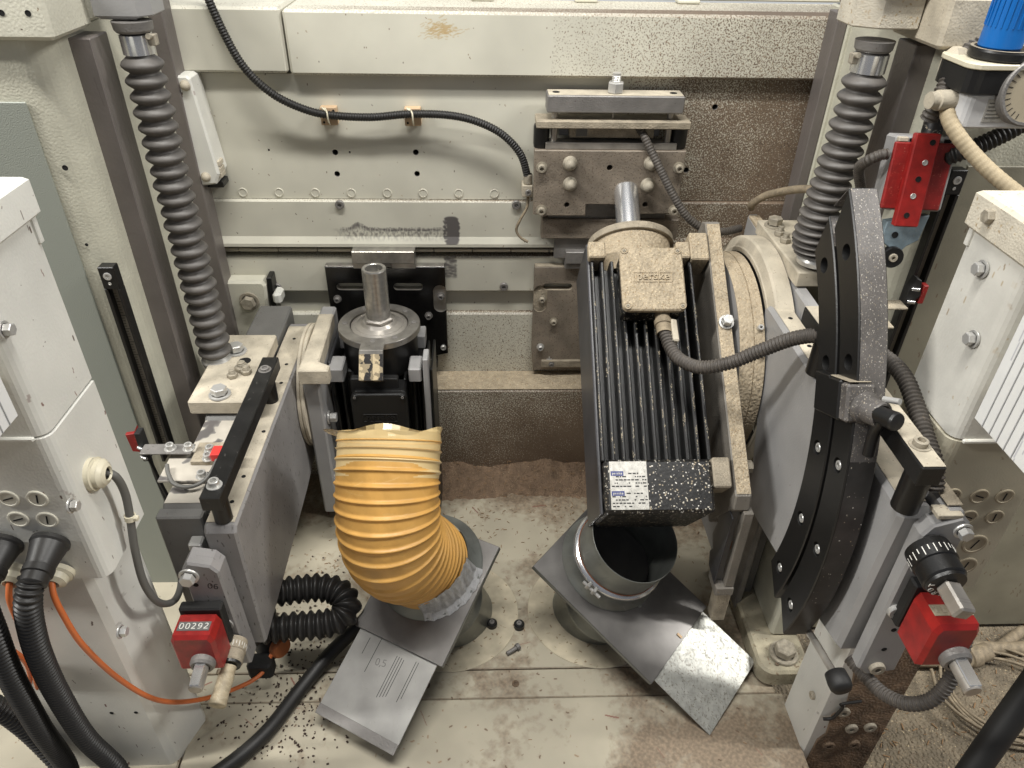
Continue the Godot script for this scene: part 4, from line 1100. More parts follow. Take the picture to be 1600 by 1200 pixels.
	part(k, "clamp_lever", mb().tube(PackedVector3Array([fr * V(0.012, -0.012, 0.07), fr * V(0.013, -0.03, 0.058), fr * V(0.013, -0.062, 0.05)]), 0.0055, 10), M.black)
	part(k, "clamp_lip", mb().box(V(-0.0138, 0.018, -0.0345), V(0.0, 0.0262, 0.0), 0.001, fr), M.black)

# ---------------------------------------------------------------- things on the back frame
func back_things() -> void:
	var zf := V(0, 0, 1)
	var t := thing("pressing_unit", "dusty grey steel pressing unit with guide rods and bolted front plate", "pressing unit", V(0.195, 0.54, -1.18))
	part(t, "top_bar", mb().box(V(0.093, 0.7015, -1.168), V(0.299, 0.7265, -1.132), 0.0015), M.dsteel)
	part(t, "top_bar_dust", mb().box(V(0.095, 0.7266, -1.166), V(0.297, 0.7274, -1.134), 0.0003), M.dustlight)
	for x in [0.107, 0.284]:
		part(t, "rod_hole_shade", fast("disc|0.00550|0.00050"), M.void, false, along(V(x, 0.7275, -1.149), V(0, 1, 0)))  # dark disc on the bar top, painted shade of the rod bore
		part(t, "guide_rod", mb().lathe(P2([0.0052, 0.63, 0.0052, 0.7014]), 18, Transform3D(Basis.IDENTITY, V(x, 0, -1.149))), M.steel)
	bolt(t, "nut", V(0.196, 0.7275, -1.149), V(0, 1, 0), 0.0125, 0.028, M.zinc, "nut")
	part(t, "thin_rod", mb().lathe(P2([0.0016, 0.68, 0.0016, 0.7015]), 8, Transform3D(Basis.IDENTITY, V(0.195, 0, -1.145))), M.steel)
	part(t, "middle_bar", mb().box(V(0.078, 0.6795, -1.172), V(0.3125, 0.6905, -1.128), 0.0012), M.dustgrey)
	for x in [0.088, 0.303]:
		part(t, "buffer", mb().lathe(P2([0, 0.6445, 0.0115, 0.6445, 0.0125, 0.65, 0.0125, 0.676, 0.0115, 0.6794, 0, 0.6794]), 20, Transform3D(Basis.IDENTITY, V(x, 0, -1.154))), M.black)
	part(t, "sensor_body", mb().box(V(0.131, 0.6605, -1.168), V(0.262, 0.6794, -1.148), 0.001), M.dustgrey)
	part(t, "sensor_body", mb().box(V(0.116, 0.658, -1.172), V(0.275, 0.6793, -1.1682), 0.001), M.greyclean)
	part(t, "sensor_label", mb().box(V(0.141, 0.663, -1.1479), V(0.158, 0.675, -1.1474), 0.0), M.greycable)
	part(t, "lower_bar", mb().box(V(0.094, 0.6445, -1.165), V(0.2985, 0.655, -1.1395), 0.001), M.steel)
	var pl := P2([0.078, 0.541, 0.096, 0.5385, 0.163, 0.5385, 0.163, 0.558, 0.2135, 0.558, 0.2135, 0.541, 0.3125, 0.543, 0.3135, 0.6445, 0.077, 0.6445])
	var cuts := []
	for q in [[0.196, 0.618, 0.0048], [0.132, 0.557, 0.0045], [0.259, 0.558, 0.0045]]:
		cuts.append([V(q[0], q[1], -1.135), zf, q[2], 0.09])
	drilled(t, "front_plate", mb().prism(pl, 0.018, 0.001, Transform3D(Basis.IDENTITY, V(0, 0, -1.153))), M.platedust, cuts, M.platedust)
	drilled(t, "back_plate", mb().box(V(0.084, 0.545, -1.1795), V(0.308, 0.644, -1.1532), 0.0), M.dsteel, cuts, M.dsteel)
	part(t, "foot_plate", mb().box(V(0.094, 0.4915, -1.1745), V(0.323, 0.526, -1.150), 0.0015), M.platedust)
	part(t, "foot_web", mb().box(V(0.105, 0.526, -1.172), V(0.30, 0.545, -1.156), 0.001), M.dsteel)
	part(t, "foot_block", mb().box(V(0.118, 0.452, -1.172), V(0.30, 0.4912, -1.158), 0.001), M.dsteel)
	for q in [[0.089, 0.618], [0.091, 0.548], [0.305, 0.619], [0.307, 0.549]]:
		bolt(t, "socket", V(q[0], q[1], -1.135), zf, 0.0062, 0.009, M.zincdust)
	for q in [[0.133, 0.625], [0.260, 0.626], [0.135, 0.592], [0.259, 0.591]]:
		bolt(t, "dome", V(q[0], q[1], -1.135), zf, 0.0092, 0.017, M.zincdust, "domed_nut")

	for s in 2:
		var L := s == 0
		var o := V(-0.172, 0.34, -1.17) if L else V(0.19, 0.34, -1.17)
		var dx := o.x
		var b := thing("slotted_plate", "shiny black slotted plate on the frame behind the upright motor" if L else "brown dusted slotted plate on the frame, half hidden by the tilted motor", "adjusting plate", o, "slotted plates on the back frame")
		var po := P2([-0.104, 0.095, -0.104, -0.08, -0.10, -0.12, 0.075, -0.12, 0.075, -0.088, 0.102, -0.082, 0.102, 0.095])
		var pq := PackedVector2Array()
		for p in po: pq.append(p + Vector2(dx, 0.339))
		var cs := []
		for q in [[-0.062, 0.056], [0.037, 0.056]]:
			cs.append([V(dx + q[0], 0.34 + q[1], -1.16), zf, 0.0068, 0.05, 0.038, V(1, 0, 0)])
		if L: cs.append([V(dx + 0.092, 0.372, -1.156), zf, 0.012, 0.016, 0.03, V(0, 1, 0)])
		else: cs.append([V(dx - 0.092, 0.372, -1.156), zf, 0.012, 0.016, 0.03, V(0, 1, 0)])
		drilled(b, "plate", mb().prism(pq, 0.014, 0.001, Transform3D(Basis.IDENTITY, V(0, 0, -1.1745))), M.blackgloss if L else M.platedust, cs, M.alu if L else M.dustgrey)
		part(b, "top_edge", mb().box(V(dx - 0.103, 0.4342, -1.1743), V(dx + 0.101, 0.4355, -1.1607), 0.0003), M.alu if L else M.dustgrey)
		var fm: Material = M.dsteel if L else M.zincdust
		for q in [[-0.089, 0.032], [0.093, 0.036], [0.07, -0.002], [-0.066, -0.014], [0.094, -0.069], [-0.088, -0.069]]:
			bolt(b, "socket", V(dx + q[0], 0.34 + q[1], -1.1605 if absf(q[0]) < 0.09 else -1.164), zf, 0.005, 0.008, M.zinc if q[1] < -0.06 else fm)
		var st := part(b, "top_block", mb().box(V(dx - 0.053, 0.447, -1.175), V(dx + 0.053, 0.469, -1.146), 0.001), M.alu if L else M.dsteel)
		part(st, "top_step", mb().box(V(dx - 0.053, 0.4357, -1.175), V(dx - 0.015, 0.4468, -1.150), 0.001), M.steel if L else M.dsteel, true)
		part(st, "top_step", mb().box(V(dx + 0.012, 0.4357, -1.175), V(dx + 0.053, 0.4468, -1.150), 0.001), M.steel if L else M.dsteel, true)
		part(st, "top_step", mb().box(V(dx - 0.0149, 0.4357, -1.175), V(dx + 0.0119, 0.4469, -1.155), 0.001), M.dsteel, true)
		part(b, "lower_tab", mb().box(V(dx + (0.055 if L else -0.085), 0.228, -1.176), V(dx + (0.082 if L else 0.05), 0.243, -1.155), 0.001), M.black if L else M.dustgrey)
		bolt(b, "hex", V(dx + (0.068 if L else -0.07), 0.2432, -1.165), V(0, 1, 0), 0.005, 0.007, M.zinc)
		if not L: bolt(b, "socket", V(dx - 0.066, 0.2355, -1.155), zf, 0.004, 0.004, M.dsteel)

	# cable with two wooden looking clips
	var ca := single("corrugated_cable", mb().tube(P3([-0.405, 0.93, -1.165, -0.392, 0.87, -1.165, -0.372, 0.805, -1.158, -0.349, 0.756, -1.153, -0.313, 0.72, -1.150, -0.268, 0.697, -1.153, -0.229, 0.688, -1.158, -0.172, 0.686, -1.158, -0.114, 0.691, -1.158, -0.056, 0.691, -1.154, -0.012, 0.683, -1.150, 0.027, 0.664, -1.150, 0.056, 0.633, -1.152, 0.069, 0.594, -1.158]), 0.0058, 12, 0.004, 0.0011), M.cable, "thin black corrugated cable curving across the cream back panel", "cable")
	ca.name = "corrugated_cable"
	for x in [-0.2385, -0.1105]:
		var c := thing("cable_clip", "tan cable clip under the curving cable, %s" % ("nearer the left column" if x < -0.2 else "nearer the pressing unit"), "cable clip", V(x, 0.684, -1.18), "tan cable clips")
		part(c, "clip_base", mb().box(V(x - 0.0125, 0.671, -1.1798), V(x + 0.0125, 0.6975, -1.166), 0.0008), M.wood)
		for q in [[0.008, 0.693], [-0.008, 0.6755]]: part(c, "clip_hole_shade", fast("disc|0.00170|0.00040"), M.void, false, along(V(x + q[0], q[1], -1.1659), zf))  # clip holes are dark discs, shade put into their colour
		part(c, "cable_tie", mb().tube(P3([x - 0.004, 0.697, -1.164, x + 0.001, 0.694, -1.1515, x + 0.0015, 0.6845, -1.1505, x + 0.0015, 0.678, -1.1555, x + 0.001, 0.673, -1.165]), 0.0013, 6), M.plastic)
		part(c, "cable_tie", mb().tube(P3([x - 0.008, 0.698, -1.163, x + 0.001, 0.6925, -1.1545]), 0.0017, 6), M.plastic)
	var e := thing("cable_end_clamp", "small metal cable clamp with bare hanging wire at left edge of the pressing unit", "cable clamp", V(0.069, 0.58, -1.17))
	part(e, "gland", mb().lathe(P2([0.0062, 0.583, 0.0072, 0.585, 0.0072, 0.598, 0.0062, 0.6]), 14, Transform3D(Basis.IDENTITY, V(0.0695, 0, -1.158))), M.zincdust)
	part(e, "clamp_plate", mb().box(V(0.060, 0.564, -1.178), V(0.077, 0.583, -1.15), 0.001), M.dustlight)
	bolt(e, "flat", V(0.070, 0.572, -1.15), zf, 0.005, 0.003, M.dsteel)
	part(e, "wire", mb().tube(P3([0.07, 0.563, -1.158, 0.069, 0.545, -1.155, 0.058, 0.525, -1.15, 0.052, 0.507, -1.15, 0.060, 0.494, -1.148, 0.072, 0.488, -1.145]), 0.0023, 8), M.conduitdust)
	single("dusty_cable", mb().tube(P3([0.238, 0.676, -1.148, 0.244, 0.668, -1.138, 0.256, 0.648, -1.128, 0.272, 0.622, -1.115, 0.293, 0.588, -1.10, 0.318, 0.556, -1.09, 0.350, 0.535, -1.09, 0.384, 0.527, -1.10, 0.42, 0.52, -1.13]), 0.0062, 12, 0.0045, 0.0006), M.conduit, "dusty grey brown cable running down from the pressing unit to the right casting", "cable")
	# white parts by the left column
	var w := thing("junction_box", "narrow white box fixed to the back panel beside the left guide", "junction box", V(-0.43, 0.66, -1.18))
	part(w, "box", mb().prism(P2([-0.47, 0.748, -0.428, 0.748, -0.4235, 0.744, -0.4115, 0.604, -0.419, 0.588, -0.47, 0.582]), 0.045, 0.003, Transform3D(Basis.IDENTITY, V(0, 0, -1.179))), M.white)
	part(w, "box_foot", mb().box(V(-0.44, 0.577, -1.1785), V(-0.414, 0.5865, -1.150), 0.001), M.black)
	for y in [0.60, 0.735]:
		bolt(w, "dome", V(-0.4325, y, -1.134), zf, 0.006, 0.008, M.dustlight, "screw_cap")
	for y in [0.614, 0.604, 0.596]:
		part(w, "hinge", mb().box(V(-0.4205, y, -1.16), V(-0.4095, y + 0.008, -1.14), 0.001), M.dustlight)
	var k := thing("cast_bracket", "cream cast bracket with large bolt, between left guide and upright motor", "bracket", V(-0.41, 0.3, -1.17))
	part(k, "bracket", mb().prism(P2([-0.47, 0.30, -0.397, 0.303, -0.383, 0.32, -0.377, 0.405, -0.382, 0.413, -0.47, 0.413]), 0.03, 0.004, Transform3D(Basis.IDENTITY, V(0, 0, -1.175))), M.cream)
	part(k, "bracket_edge", mb().box(V(-0.376, 0.30, -1.177), V(-0.367, 0.418, -1.15), 0.001), M.black)
	part(k, "bracket_nose", mb().box(V(-0.3665, 0.374, -1.165), V(-0.352, 0.395, -1.135), 0.004), M.white)
	bolt(k, "hex", V(-0.410, 0.376, -1.145), zf, 0.0125, 0.014, M.zincdust)

# ---------------------------------------------------------------- cabinets on both sides
func cabinets() -> void:
	for s in 2:
		var L := s == 0
		var sg := -1.0 if L else 1.0
		var xi := -0.388 if L else 0.44      # inner face
		var xo := -0.56 if L else 0.545
		var zb := -0.612
		var zf := -0.52 if L else -0.528
		var m: Material = M.white if L else M.whitedust
		var t := thing("control_cabinet", "clean white control cabinet with two black conduits at the left edge" if L else "dusty white control cabinet standing behind the black arcs at right", "cabinet", V(xi, 0, zb), "white control cabinets")
		var top := Transform3D(Basis(V(1, 0, 0), V(0, 0, 1), V(0, -1, 0)), Vector3.ZERO)
		var yl := 0.392 if L else 0.348
		var ym := 0.5795 if L else 0.563
		var sec := func(inset: float) -> PackedVector2Array:
			var p := PackedVector2Array()
			var xa := xi + sg * inset
			var r := 0.012
			p.append(Vector2(xo, zb)); p.append(Vector2(xa, zb))
			for k in 6:
				var a := k * PI / 10
				p.append(Vector2(xa + sg * (r - r * cos(a)), zf - r + r * sin(a)))
			p.append(Vector2(xo, zf))
			return p
		part(t, "lower_box", mb().prism(sec.call(0.0), ym - 0.0012 - yl, 0.001, top.translated(V(0, ym - 0.0012, 0))), m if L else M.doordusty2)
		part(t, "upper_box", mb().prism(sec.call(0.001), 0.755 - ym, 0.001, top.translated(V(0, 0.755, 0))), m)
		part(t, "seam_lip", mb().box(V(minf(xi + sg * 0.012, xo), ym - 0.003, zf - 0.001), V(maxf(xi + sg * 0.012, xo), ym + 0.001, zf + 0.003), 0.001), m)
		var cap := P2([xo, zb - 0.006, xi - sg * 0.005, zb - 0.006, xi - sg * 0.005, zf + 0.0, xi + sg * 0.006, zf + 0.006, xo, zf + 0.006])
		part(t, "cabinet_cap", mb().prism(cap, 0.034, 0.003, top.translated(V(0, 0.782 if L else 0.775, 0))), m if L else M.dustcap)
		part(t, "cap_tongue", mb().box(V(xi - 0.002, 0.725, zb - 0.002), V(xi + 0.002, 0.749, zb + 0.004), 0.0008), m)
		var lid := V(-0.376, 0.6315, -0.484) if L else V(0.431, 0.6085, -0.503)
		var dl := part(t, "door", mb().box(V(minf(lid.x, lid.x + sg * 0.2), lid.y, lid.z), V(maxf(lid.x, lid.x + sg * 0.2), 0.80, lid.z + 0.13), 0.0015), M.lid)
		for q in 5:
			part(dl, "door_groove", mb().box(V(lid.x - sg * 0.0008 - 0.0005, lid.y + 0.002, lid.z + 0.014 + q * 0.0105), V(lid.x - sg * 0.0008 + 0.0005, 0.798, lid.z + 0.0146 + q * 0.0105), 0.0), M.groove, true)
		part(t, "door_frame", mb().box(V(minf(lid.x + sg * 0.03, xo), lid.y + 0.01, zf), V(maxf(lid.x + sg * 0.03, xo), 0.78, lid.z), 0.001), m)
		var fx := V(-sg, 0, 0)
		if L:
			for q in [[0.506, -0.51], [0.689, -0.523], [0.332, -0.50]]: bolt(t, "hex", V(xi, q[0], q[1]), fx, 0.0055, 0.008, M.zinc)
			for q in [[-0.4225, 0.506], [-0.449, 0.5065], [-0.4495, 0.4795], [-0.4226, 0.4785]]:
				var p := part(t, "blanking_plug", fast("disc|0.01000|0.00160"), M.plugwhite, false, along(V(q[0], q[1], zf), V(0, 0, 1)))
				part(p, "plug_slot_shade", mb().box(V(-0.0052, 0.00085, -0.0007), V(0.0052, 0.0013, 0.0007), 0.0), M.void, true, Transform3D(Basis.from_euler(V(0, q[0] * 40.0, 0)), Vector3.ZERO))  # dark bar across the plug, shade of its slot painted in
			for q in [[-0.429, 0.449], [-0.4745, 0.448]]:
				var gx := along(V(q[0], q[1], zf), V(0, -0.25, 1))
				var g := part(t, "cable_gland", mb().lathe(P2([0.018, 0, 0.0185, 0.004, 0.017, 0.006, 0.0145, 0.02, 0.0125, 0.032, 0.0125, 0.046, 0.0105, 0.048, 0, 0.048]), 24, gx), M.rubberdark)
				part(g, "gland_ring", mb().lathe(P2([0.0126, 0.028, 0.0142, 0.029, 0.0142, 0.036, 0.0126, 0.037]), 24, gx), M.cable, true)
			for q in [[-0.4365, 0.406], [-0.478, 0.4065]]:
				part(t, "cable_gland", mb().lathe(P2([0.0165, 0, 0.0165, 0.005, 0.0135, 0.007, 0.0125, 0.013, 0.007, 0.016, 0.005, 0.014]), 20, along(V(q[0], q[1], zf), V(0, -0.2, 1)), false, 0.03), M.plastic)
			part(t, "cable_gland", mb().lathe(P2([0.0165, 0, 0.017, 0.005, 0.0145, 0.006, 0.0145, 0.011, 0.011, 0.015, 0.007, 0.017, 0.006, 0.015]), 22, along(V(xi, 0.5055, -0.555), fx), false, 0.03), M.plastic)
			part(t, "post", mb().prism(P2([-0.55, -0.602, -0.402, -0.602, -0.40, -0.595, -0.42, -0.54, -0.428, -0.534, -0.55, -0.534]), yl + 0.009, 0.001, top.translated(V(0, yl - 0.001, 0))), M.white)
			for q in [[-0.47, 0.125], [-0.44, 0.125]]: part(t, "post_hole_shade", fast("disc|0.00250|0.00040"), M.void, false, along(V(q[0], q[1], -0.534), V(0, 0, 1)))  # hole shade painted as flat discs on the post
		else:
			for q in [[0.717, -0.578], [0.66, -0.553]]: bolt(t, "hex", V(xi, q[0], q[1]), fx, 0.006, 0.008, M.zinc)
			bolt(t, "hex", V(xi - 0.003, 0.762, -0.588), fx, 0.0065, 0.008, M.zincdust)
			for q in [[0.468, 0.491, 0.0095], [0.497, 0.4895, 0.0095], [0.5235, 0.489, 0.0095], [0.4965, 0.4605, 0.0095], [0.5245, 0.460, 0.0095], [0.4685, 0.4615, 0.0095], [0.519, 0.42, 0.0135], [0.522, 0.386, 0.0125], [0.488, 0.425, 0.0095]]:
				var p := part(t, "blanking_plug", fast("disc|%.5f|0.00160" % q[2]), M.plugdust, false, along(V(q[0], q[1], zf), V(0, 0, 1)))
				part(p, "plug_slot_shade", mb().box(V(-q[2] * 0.5, 0.00085, -0.0007), V(q[2] * 0.5, 0.0013, 0.0007), 0.0), M.void, true, Transform3D(Basis.from_euler(V(0, q[0] * 70.0, 0)), Vector3.ZERO))  # slot shade painted as a dark bar on each plug
			part(t, "post", mb().prism(P2([0.54, -0.602, 0.437, -0.602, 0.4375, -0.54, 0.442, -0.534, 0.54, -0.534]), yl + 0.16, 0.001, top.translated(V(0, yl - 0.001, 0))), M.white)
			var dp := P2([0.45, 0.30, 0.539, 0.33, 0.539, -0.15, 0.446, -0.15, 0.452, 0.03, 0.46, 0.045, 0.456, 0.09, 0.47, 0.102, 0.463, 0.16, 0.455, 0.2])
			part(t, "caked_dust", mb().prism(dp, 0.003, 0.0008, Transform3D(Basis.IDENTITY, V(0, 0, -0.5345))), M.rust).set_meta("label", "brown dust caked on the cabinet post")
			for q in [[0.47, 0.018], [0.505, 0.02], [0.49, 0.06], [0.515, 0.062], [0.468, 0.10]]:
				bolt(t, "flat", V(q[0], q[1], -0.5315), V(0, 0, 1), 0.0085, 0.004, M.rust if q[1] < 0.05 else M.zincdust, "bolt")
			part(t, "torn_strip", mb().tube(P3([0.4445, 0.085, -0.530, 0.455, 0.09, -0.528, 0.462, 0.115, -0.528, 0.458, 0.122, -0.528, 0.482, 0.13, -0.527]), 0.0022, 6), M.cable)
			bolt(t, "flat", V(0.437, 0.10, -0.555), fx, 0.0055, 0.004, M.dustlight, "bolt")
	# column feet on the right
	var f := thing("column_foot", "cream cast column foot with one big hex bolt on the bed", "column foot", V(0.44, 0, -0.65))
	part(f, "foot", mb().prism(rrect(0.405, -0.92, 0.482, -0.631, 0.022, 6), 0.034, 0.004, Transform3D(Basis(V(1, 0, 0), V(0, 0, 1), V(0, -1, 0)), V(0, 0.036, 0))), M.footdirt)
	part(f, "web", mb().box(V(0.438, 0.036, -0.9), V(0.49, 0.34, -0.695), 0.004), M.col)
	part(f, "side_strip", mb().box(V(0.402, 0.02, -0.86), V(0.412, 0.30, -0.76), 0.002), M.dsteel)
	bolt(f, "hex", V(0.447, 0.037, -0.662), V(0, 1, 0), 0.0155, 0.018, M.zincdust)
	bolt(f, "flat", V(0.432, 0.037, -0.645), V(0, 1, 0), 0.003, 0.001, M.rust, "screw")

# ---------------------------------------------------------------- extraction: hose, gates and stubs
func extraction() -> void:
	for s in 2:
		var L := s == 0
		var n := (V(-0.22, 0.91, 0.36) if L else V(0.25, 0.9, 0.36)).normalized()
		var A := V(-0.193, 0.088, -0.689) if L else V(0.069, 0.149, -0.742)
		var B := V(-0.063, 0.09, -0.613) if L else V(0.235, 0.05, -0.609)
		var Cc := V(0.019, 0.168, -0.761) if L else V(0.342, 0.067, -0.727)
		# e2 along the slide, pointing out of the gate; e1 across
		var out := (B - Cc).normalized() if L else (B - A).normalized()
		var acr := n.cross(out).normalized()
		out = acr.cross(n).normalized()
		var ctr := A + (Cc - B) * 0.5 + (B - A) * 0.5
		var ln := (B - Cc).length() if L else (B - A).length()
		var wd := (B - A).length() if L else (Cc - B).length()
		var fr := Transform3D(Basis(acr, n, out), ctr)   # x across, y up, z out
		if fr.basis.determinant() < 0: fr = Transform3D(Basis(-acr, n, out), ctr)
		var t := thing("extraction_gate", "galvanized slide gate with grey top plate carrying the yellow hose" if L else "galvanized slide gate with open round pipe under the tilted motor", "extraction gate", ctr, "sheet metal extraction gates")
		var hw := wd / 2
		var hl := ln / 2
		part(t, "gate_plate", mb().box(V(-hw, -0.0016, -hl), V(hw, 0.0, hl), 0.0006, fr), M.galvdark)
		part(t, "gate_plate", mb().box(V(-hw, -0.0095, -hl), V(hw, -0.0079, hl - 0.004), 0.0006, fr), M.galvdark)
		for e in [-1.0, 1.0]:
			part(t, "gate_edge", mb().box(V(e * (hw - 0.004) - 0.004, -0.0078, -hl), V(e * (hw - 0.004) + 0.004, -0.0017, hl), 0.0005, fr), M.galv)
		var sl := 0.125 if L else 0.105
		var slide := part(t, "gate_slide", mb().box(V(-hw + 0.009, -0.0062, -hl + 0.02), V(hw - 0.009, -0.0042, hl + sl), 0.0004, fr), M.galvlight if L else M.galvscuff)
		slide.set_meta("label", "scratched pale slide plate pulled out" if L else "bright scuffed slide plate pulled out")
		if L:
			part(slide, "slide_lip", mb().box(V(-hw + 0.009, -0.0055, hl + sl - 0.014), V(hw - 0.009, -0.0034, hl + sl), 0.0004, fr), M.dsteel, true)
			for q in [[-0.045, 0.006, 0.03], [0.006, 0.012, 0.072], [0.010, 0.012, 0.07], [0.014, 0.012, 0.068], [0.018, 0.013, 0.066], [0.036, 0.008, 0.066], [0.040, 0.008, 0.06], [-0.028, 0.0, 0.05]]:
				part(slide, "scratch", mb().box(V(q[0] - 0.0004, -0.00418, hl + q[1]), V(q[0] + 0.0004, -0.004, hl + q[2]), 0.0, fr), M.ink, true)
			part(slide, "lettering", text_mesh("0,5", 0.013, 0.0002, "Droid Sans", false), M.greydark, true, Transform3D(fr.basis * Basis.from_euler(V(-PI / 2, 0.2, 0)), fr * V(-0.012, -0.0041, hl + 0.03)))
		if not L: fr.origin += out * -0.038 + acr * 0.018
		if L: fr.origin += out * -0.028 + (acr if acr.x > 0 else -acr) * -0.012
		# pipe: stub below to the bed, collar above
		var hy := 0.13
		var low := ctr.y / n.y
		var ft := Transform3D(fr.basis, ctr - n * (low + 0.03))
		var stub := P2([0.064, 0.0, 0.064, low - 0.045, 0.0675, low - 0.04, 0.0675, low - 0.034, 0.064, low - 0.03, 0.064, low + 0.0195])
		part(t, "pipe_stub", mb().lathe(stub, 56, ft, true), M.galv)
		part(t, "floor_ring", mb().lathe(P2([0.064, 0.0012, 0.108, 0.0012, 0.109, 0.0002]), 56, Transform3D(Basis.IDENTITY, V(ft.origin.x + n.x * 0.034, 0.0, ft.origin.z + n.z * 0.034))), M.creamdirt)
		if L:
			part(t, "collar", mb().lathe(P2([0.082, 0.0003, 0.08, 0.004, 0.069, 0.008, 0.066, 0.028]), 48, fr, true), M.galv)
			# crumpled silver tape over the joint
			var tp := mb()
			var nn := 26
			for k in nn:
				for j in 6:
					var q := []
					for c in [[0, 0], [1, 0], [1, 1], [0, 1]]:
						var a := lerpf(-0.3, 1.15, float(k + c[0]) / nn)
						var y: float = 0.001 + (j + c[1]) * 0.0085
						var rr: float = 0.0760 - 0.0009 * (j + c[1]) + 0.0016 * sin((k + c[0]) * 1.7 + (j + c[1]) * 0.9) * sin((k + c[0]) * 0.6) + (0.007 if (j + c[1]) == 0 else 0.0)
						q.append(fr * V(rr * cos(a), y, rr * sin(a) * 1.0))
					tp.quad(q[0], q[1], q[2], q[3], q[0] - fr.origin)
			part(t, "silver_tape", tp, M.tape)
		else:
			part(t, "collar", mb().lathe(P2([0.078, 0.0003, 0.077, 0.003, 0.071, 0.008, 0.0685, 0.024, 0.0685, 0.036]), 56, fr, true), M.galv)
			part(t, "clamp_band", mb().lathe(P2([0.0688, 0.0318, 0.0718, 0.033, 0.0728, 0.037, 0.0718, 0.041, 0.0668, 0.042]), 56, fr, true), M.chrome)
			part(t, "rust_line", mb().lathe(P2([0.0666, 0.0425, 0.0673, 0.0432, 0.0666, 0.0436]), 56, fr, true), M.rustline)
			part(t, "open_pipe", mb().lathe(P2([0.066, 0.038, 0.066, 0.097, 0.0655, 0.0975, 0.0648, 0.097, 0.0648, -0.01]), 64, fr), M.galv)
			part(t, "pipe_inside", mb().lathe(P2([0.0646, 0.086, 0.0646, -0.045, 0.0, -0.045]), 48, fr), M.galv)
			var cb := Transform3D(fr.basis, fr * V(-0.0745, 0.037, 0.002))
			part(t, "clamp_bolt", mb().box(V(-0.006, -0.006, -0.007), V(0.003, 0.007, -0.002), 0.001, cb).box(V(-0.006, -0.006, 0.004), V(0.003, 0.007, 0.009), 0.001, cb).tube(PackedVector3Array([cb * V(-0.003, 0, -0.014), cb * V(-0.003, 0, 0.018)]), 0.0025, 8), M.zinc)
			part(t, "chip", mb().box(V(-0.012, 0.0002, hl + 0.026), V(-0.008, 0.002, hl + 0.035), 0.0006, fr), M.wood)
			for q in [[-0.02, 0.075], [-0.05, 0.0]]:
				part(t, "rivet", fast("flat|0.00350|0.00120"), M.galv, false, along(fr * V(q[0], 0.0, q[1]), n))
	# yellow hose
	var h := thing("suction_hose", "yellow translucent ribbed suction hose, upright with ragged open top, bent into the gate", "suction hose", V(-0.1, 0.15, -0.71))
	var pts := P3([-0.127, 0.372, -0.746, -0.1285, 0.340, -0.716, -0.1285, 0.303, -0.696, -0.1255, 0.264, -0.690, -0.117, 0.226, -0.702, -0.1045, 0.192, -0.726, -0.0925, 0.158, -0.744])
	part(h, "hose_mouth", mb().tube(P3([-0.127, 0.372, -0.746, -0.1277, 0.359, -0.7338, -0.1283, 0.346, -0.7215]), 0.0683, 64, 0.0140, 0.0026, false, -1.0, 6.0, 18.0), M.hosepale)
	var axt := V(0.02, 0.74, -0.67).normalized()
	var tc := V(-0.1268, 0.3795, -0.7525)
	part(h, "hose_wall", mb().tube(pts, 0.0678, 64, 0.0140, 0.0026, false, -1.0, 6.0, 18.0), M.hose)
	var tf := along(tc, axt)
	var wall2 := mb().tube(PackedVector3Array([tc, tc - axt * 0.011]), 0.0672, 48, 0.0, 0.0, false)
	wall2.tube(PackedVector3Array([tc + axt * 0.013, tc]), 0.0668, 48, 0.0, 0.0, false, 0.0685)
	part(h, "torn_edge", wall2, M.film)
	var rp := PackedVector3Array()
	for s in 41: rp.append(tf * V(cos(TAU * s / 40) * 0.0676, 0.001, sin(TAU * s / 40) * 0.0676))
	part(h, "wire_ring", mb().tube(rp, 0.0012, 6, 0.0, 0.0, false), M.hose)
	var fl := mb()
	for k in 40:
		for j in 3:
			var q := []
			for c in [[0, 0], [1, 0], [1, 1], [0, 1]]:
				var u := float(k + c[0]) / 40.0
				var dv := tf.affine_inverse().basis * V(cos(u * TAU), 0, sin(u * TAU))
				var wx := (tf.basis * V(cos(u * TAU), 0, sin(u * TAU))).x
				var flare := pow(clampf((-wx - 0.35) / 0.65, 0.0, 1.0), 1.5)
				var o: float = (j + c[1]) / 3.0
				var rr := 0.0668 + o * (0.016 * flare + 0.003 * sin(u * 41.0))
				q.append(tf * V(cos(u * TAU) * rr, 0.012 + o * (0.004 * sin(u * 29.0) + 0.005 - 0.006 * flare), sin(u * TAU) * rr))
			fl.quad(q[0], q[1], q[2], q[3], axt)
	part(h, "torn_edge", fl, M.film)
func ringpts(c: Vector3, r: float, k: int) -> PackedVector3Array:
	var o := PackedVector3Array()
	for s in k + 1: o.append(c + V(cos(TAU * s / k) * r, 0, sin(TAU * s / k) * r))
	return o

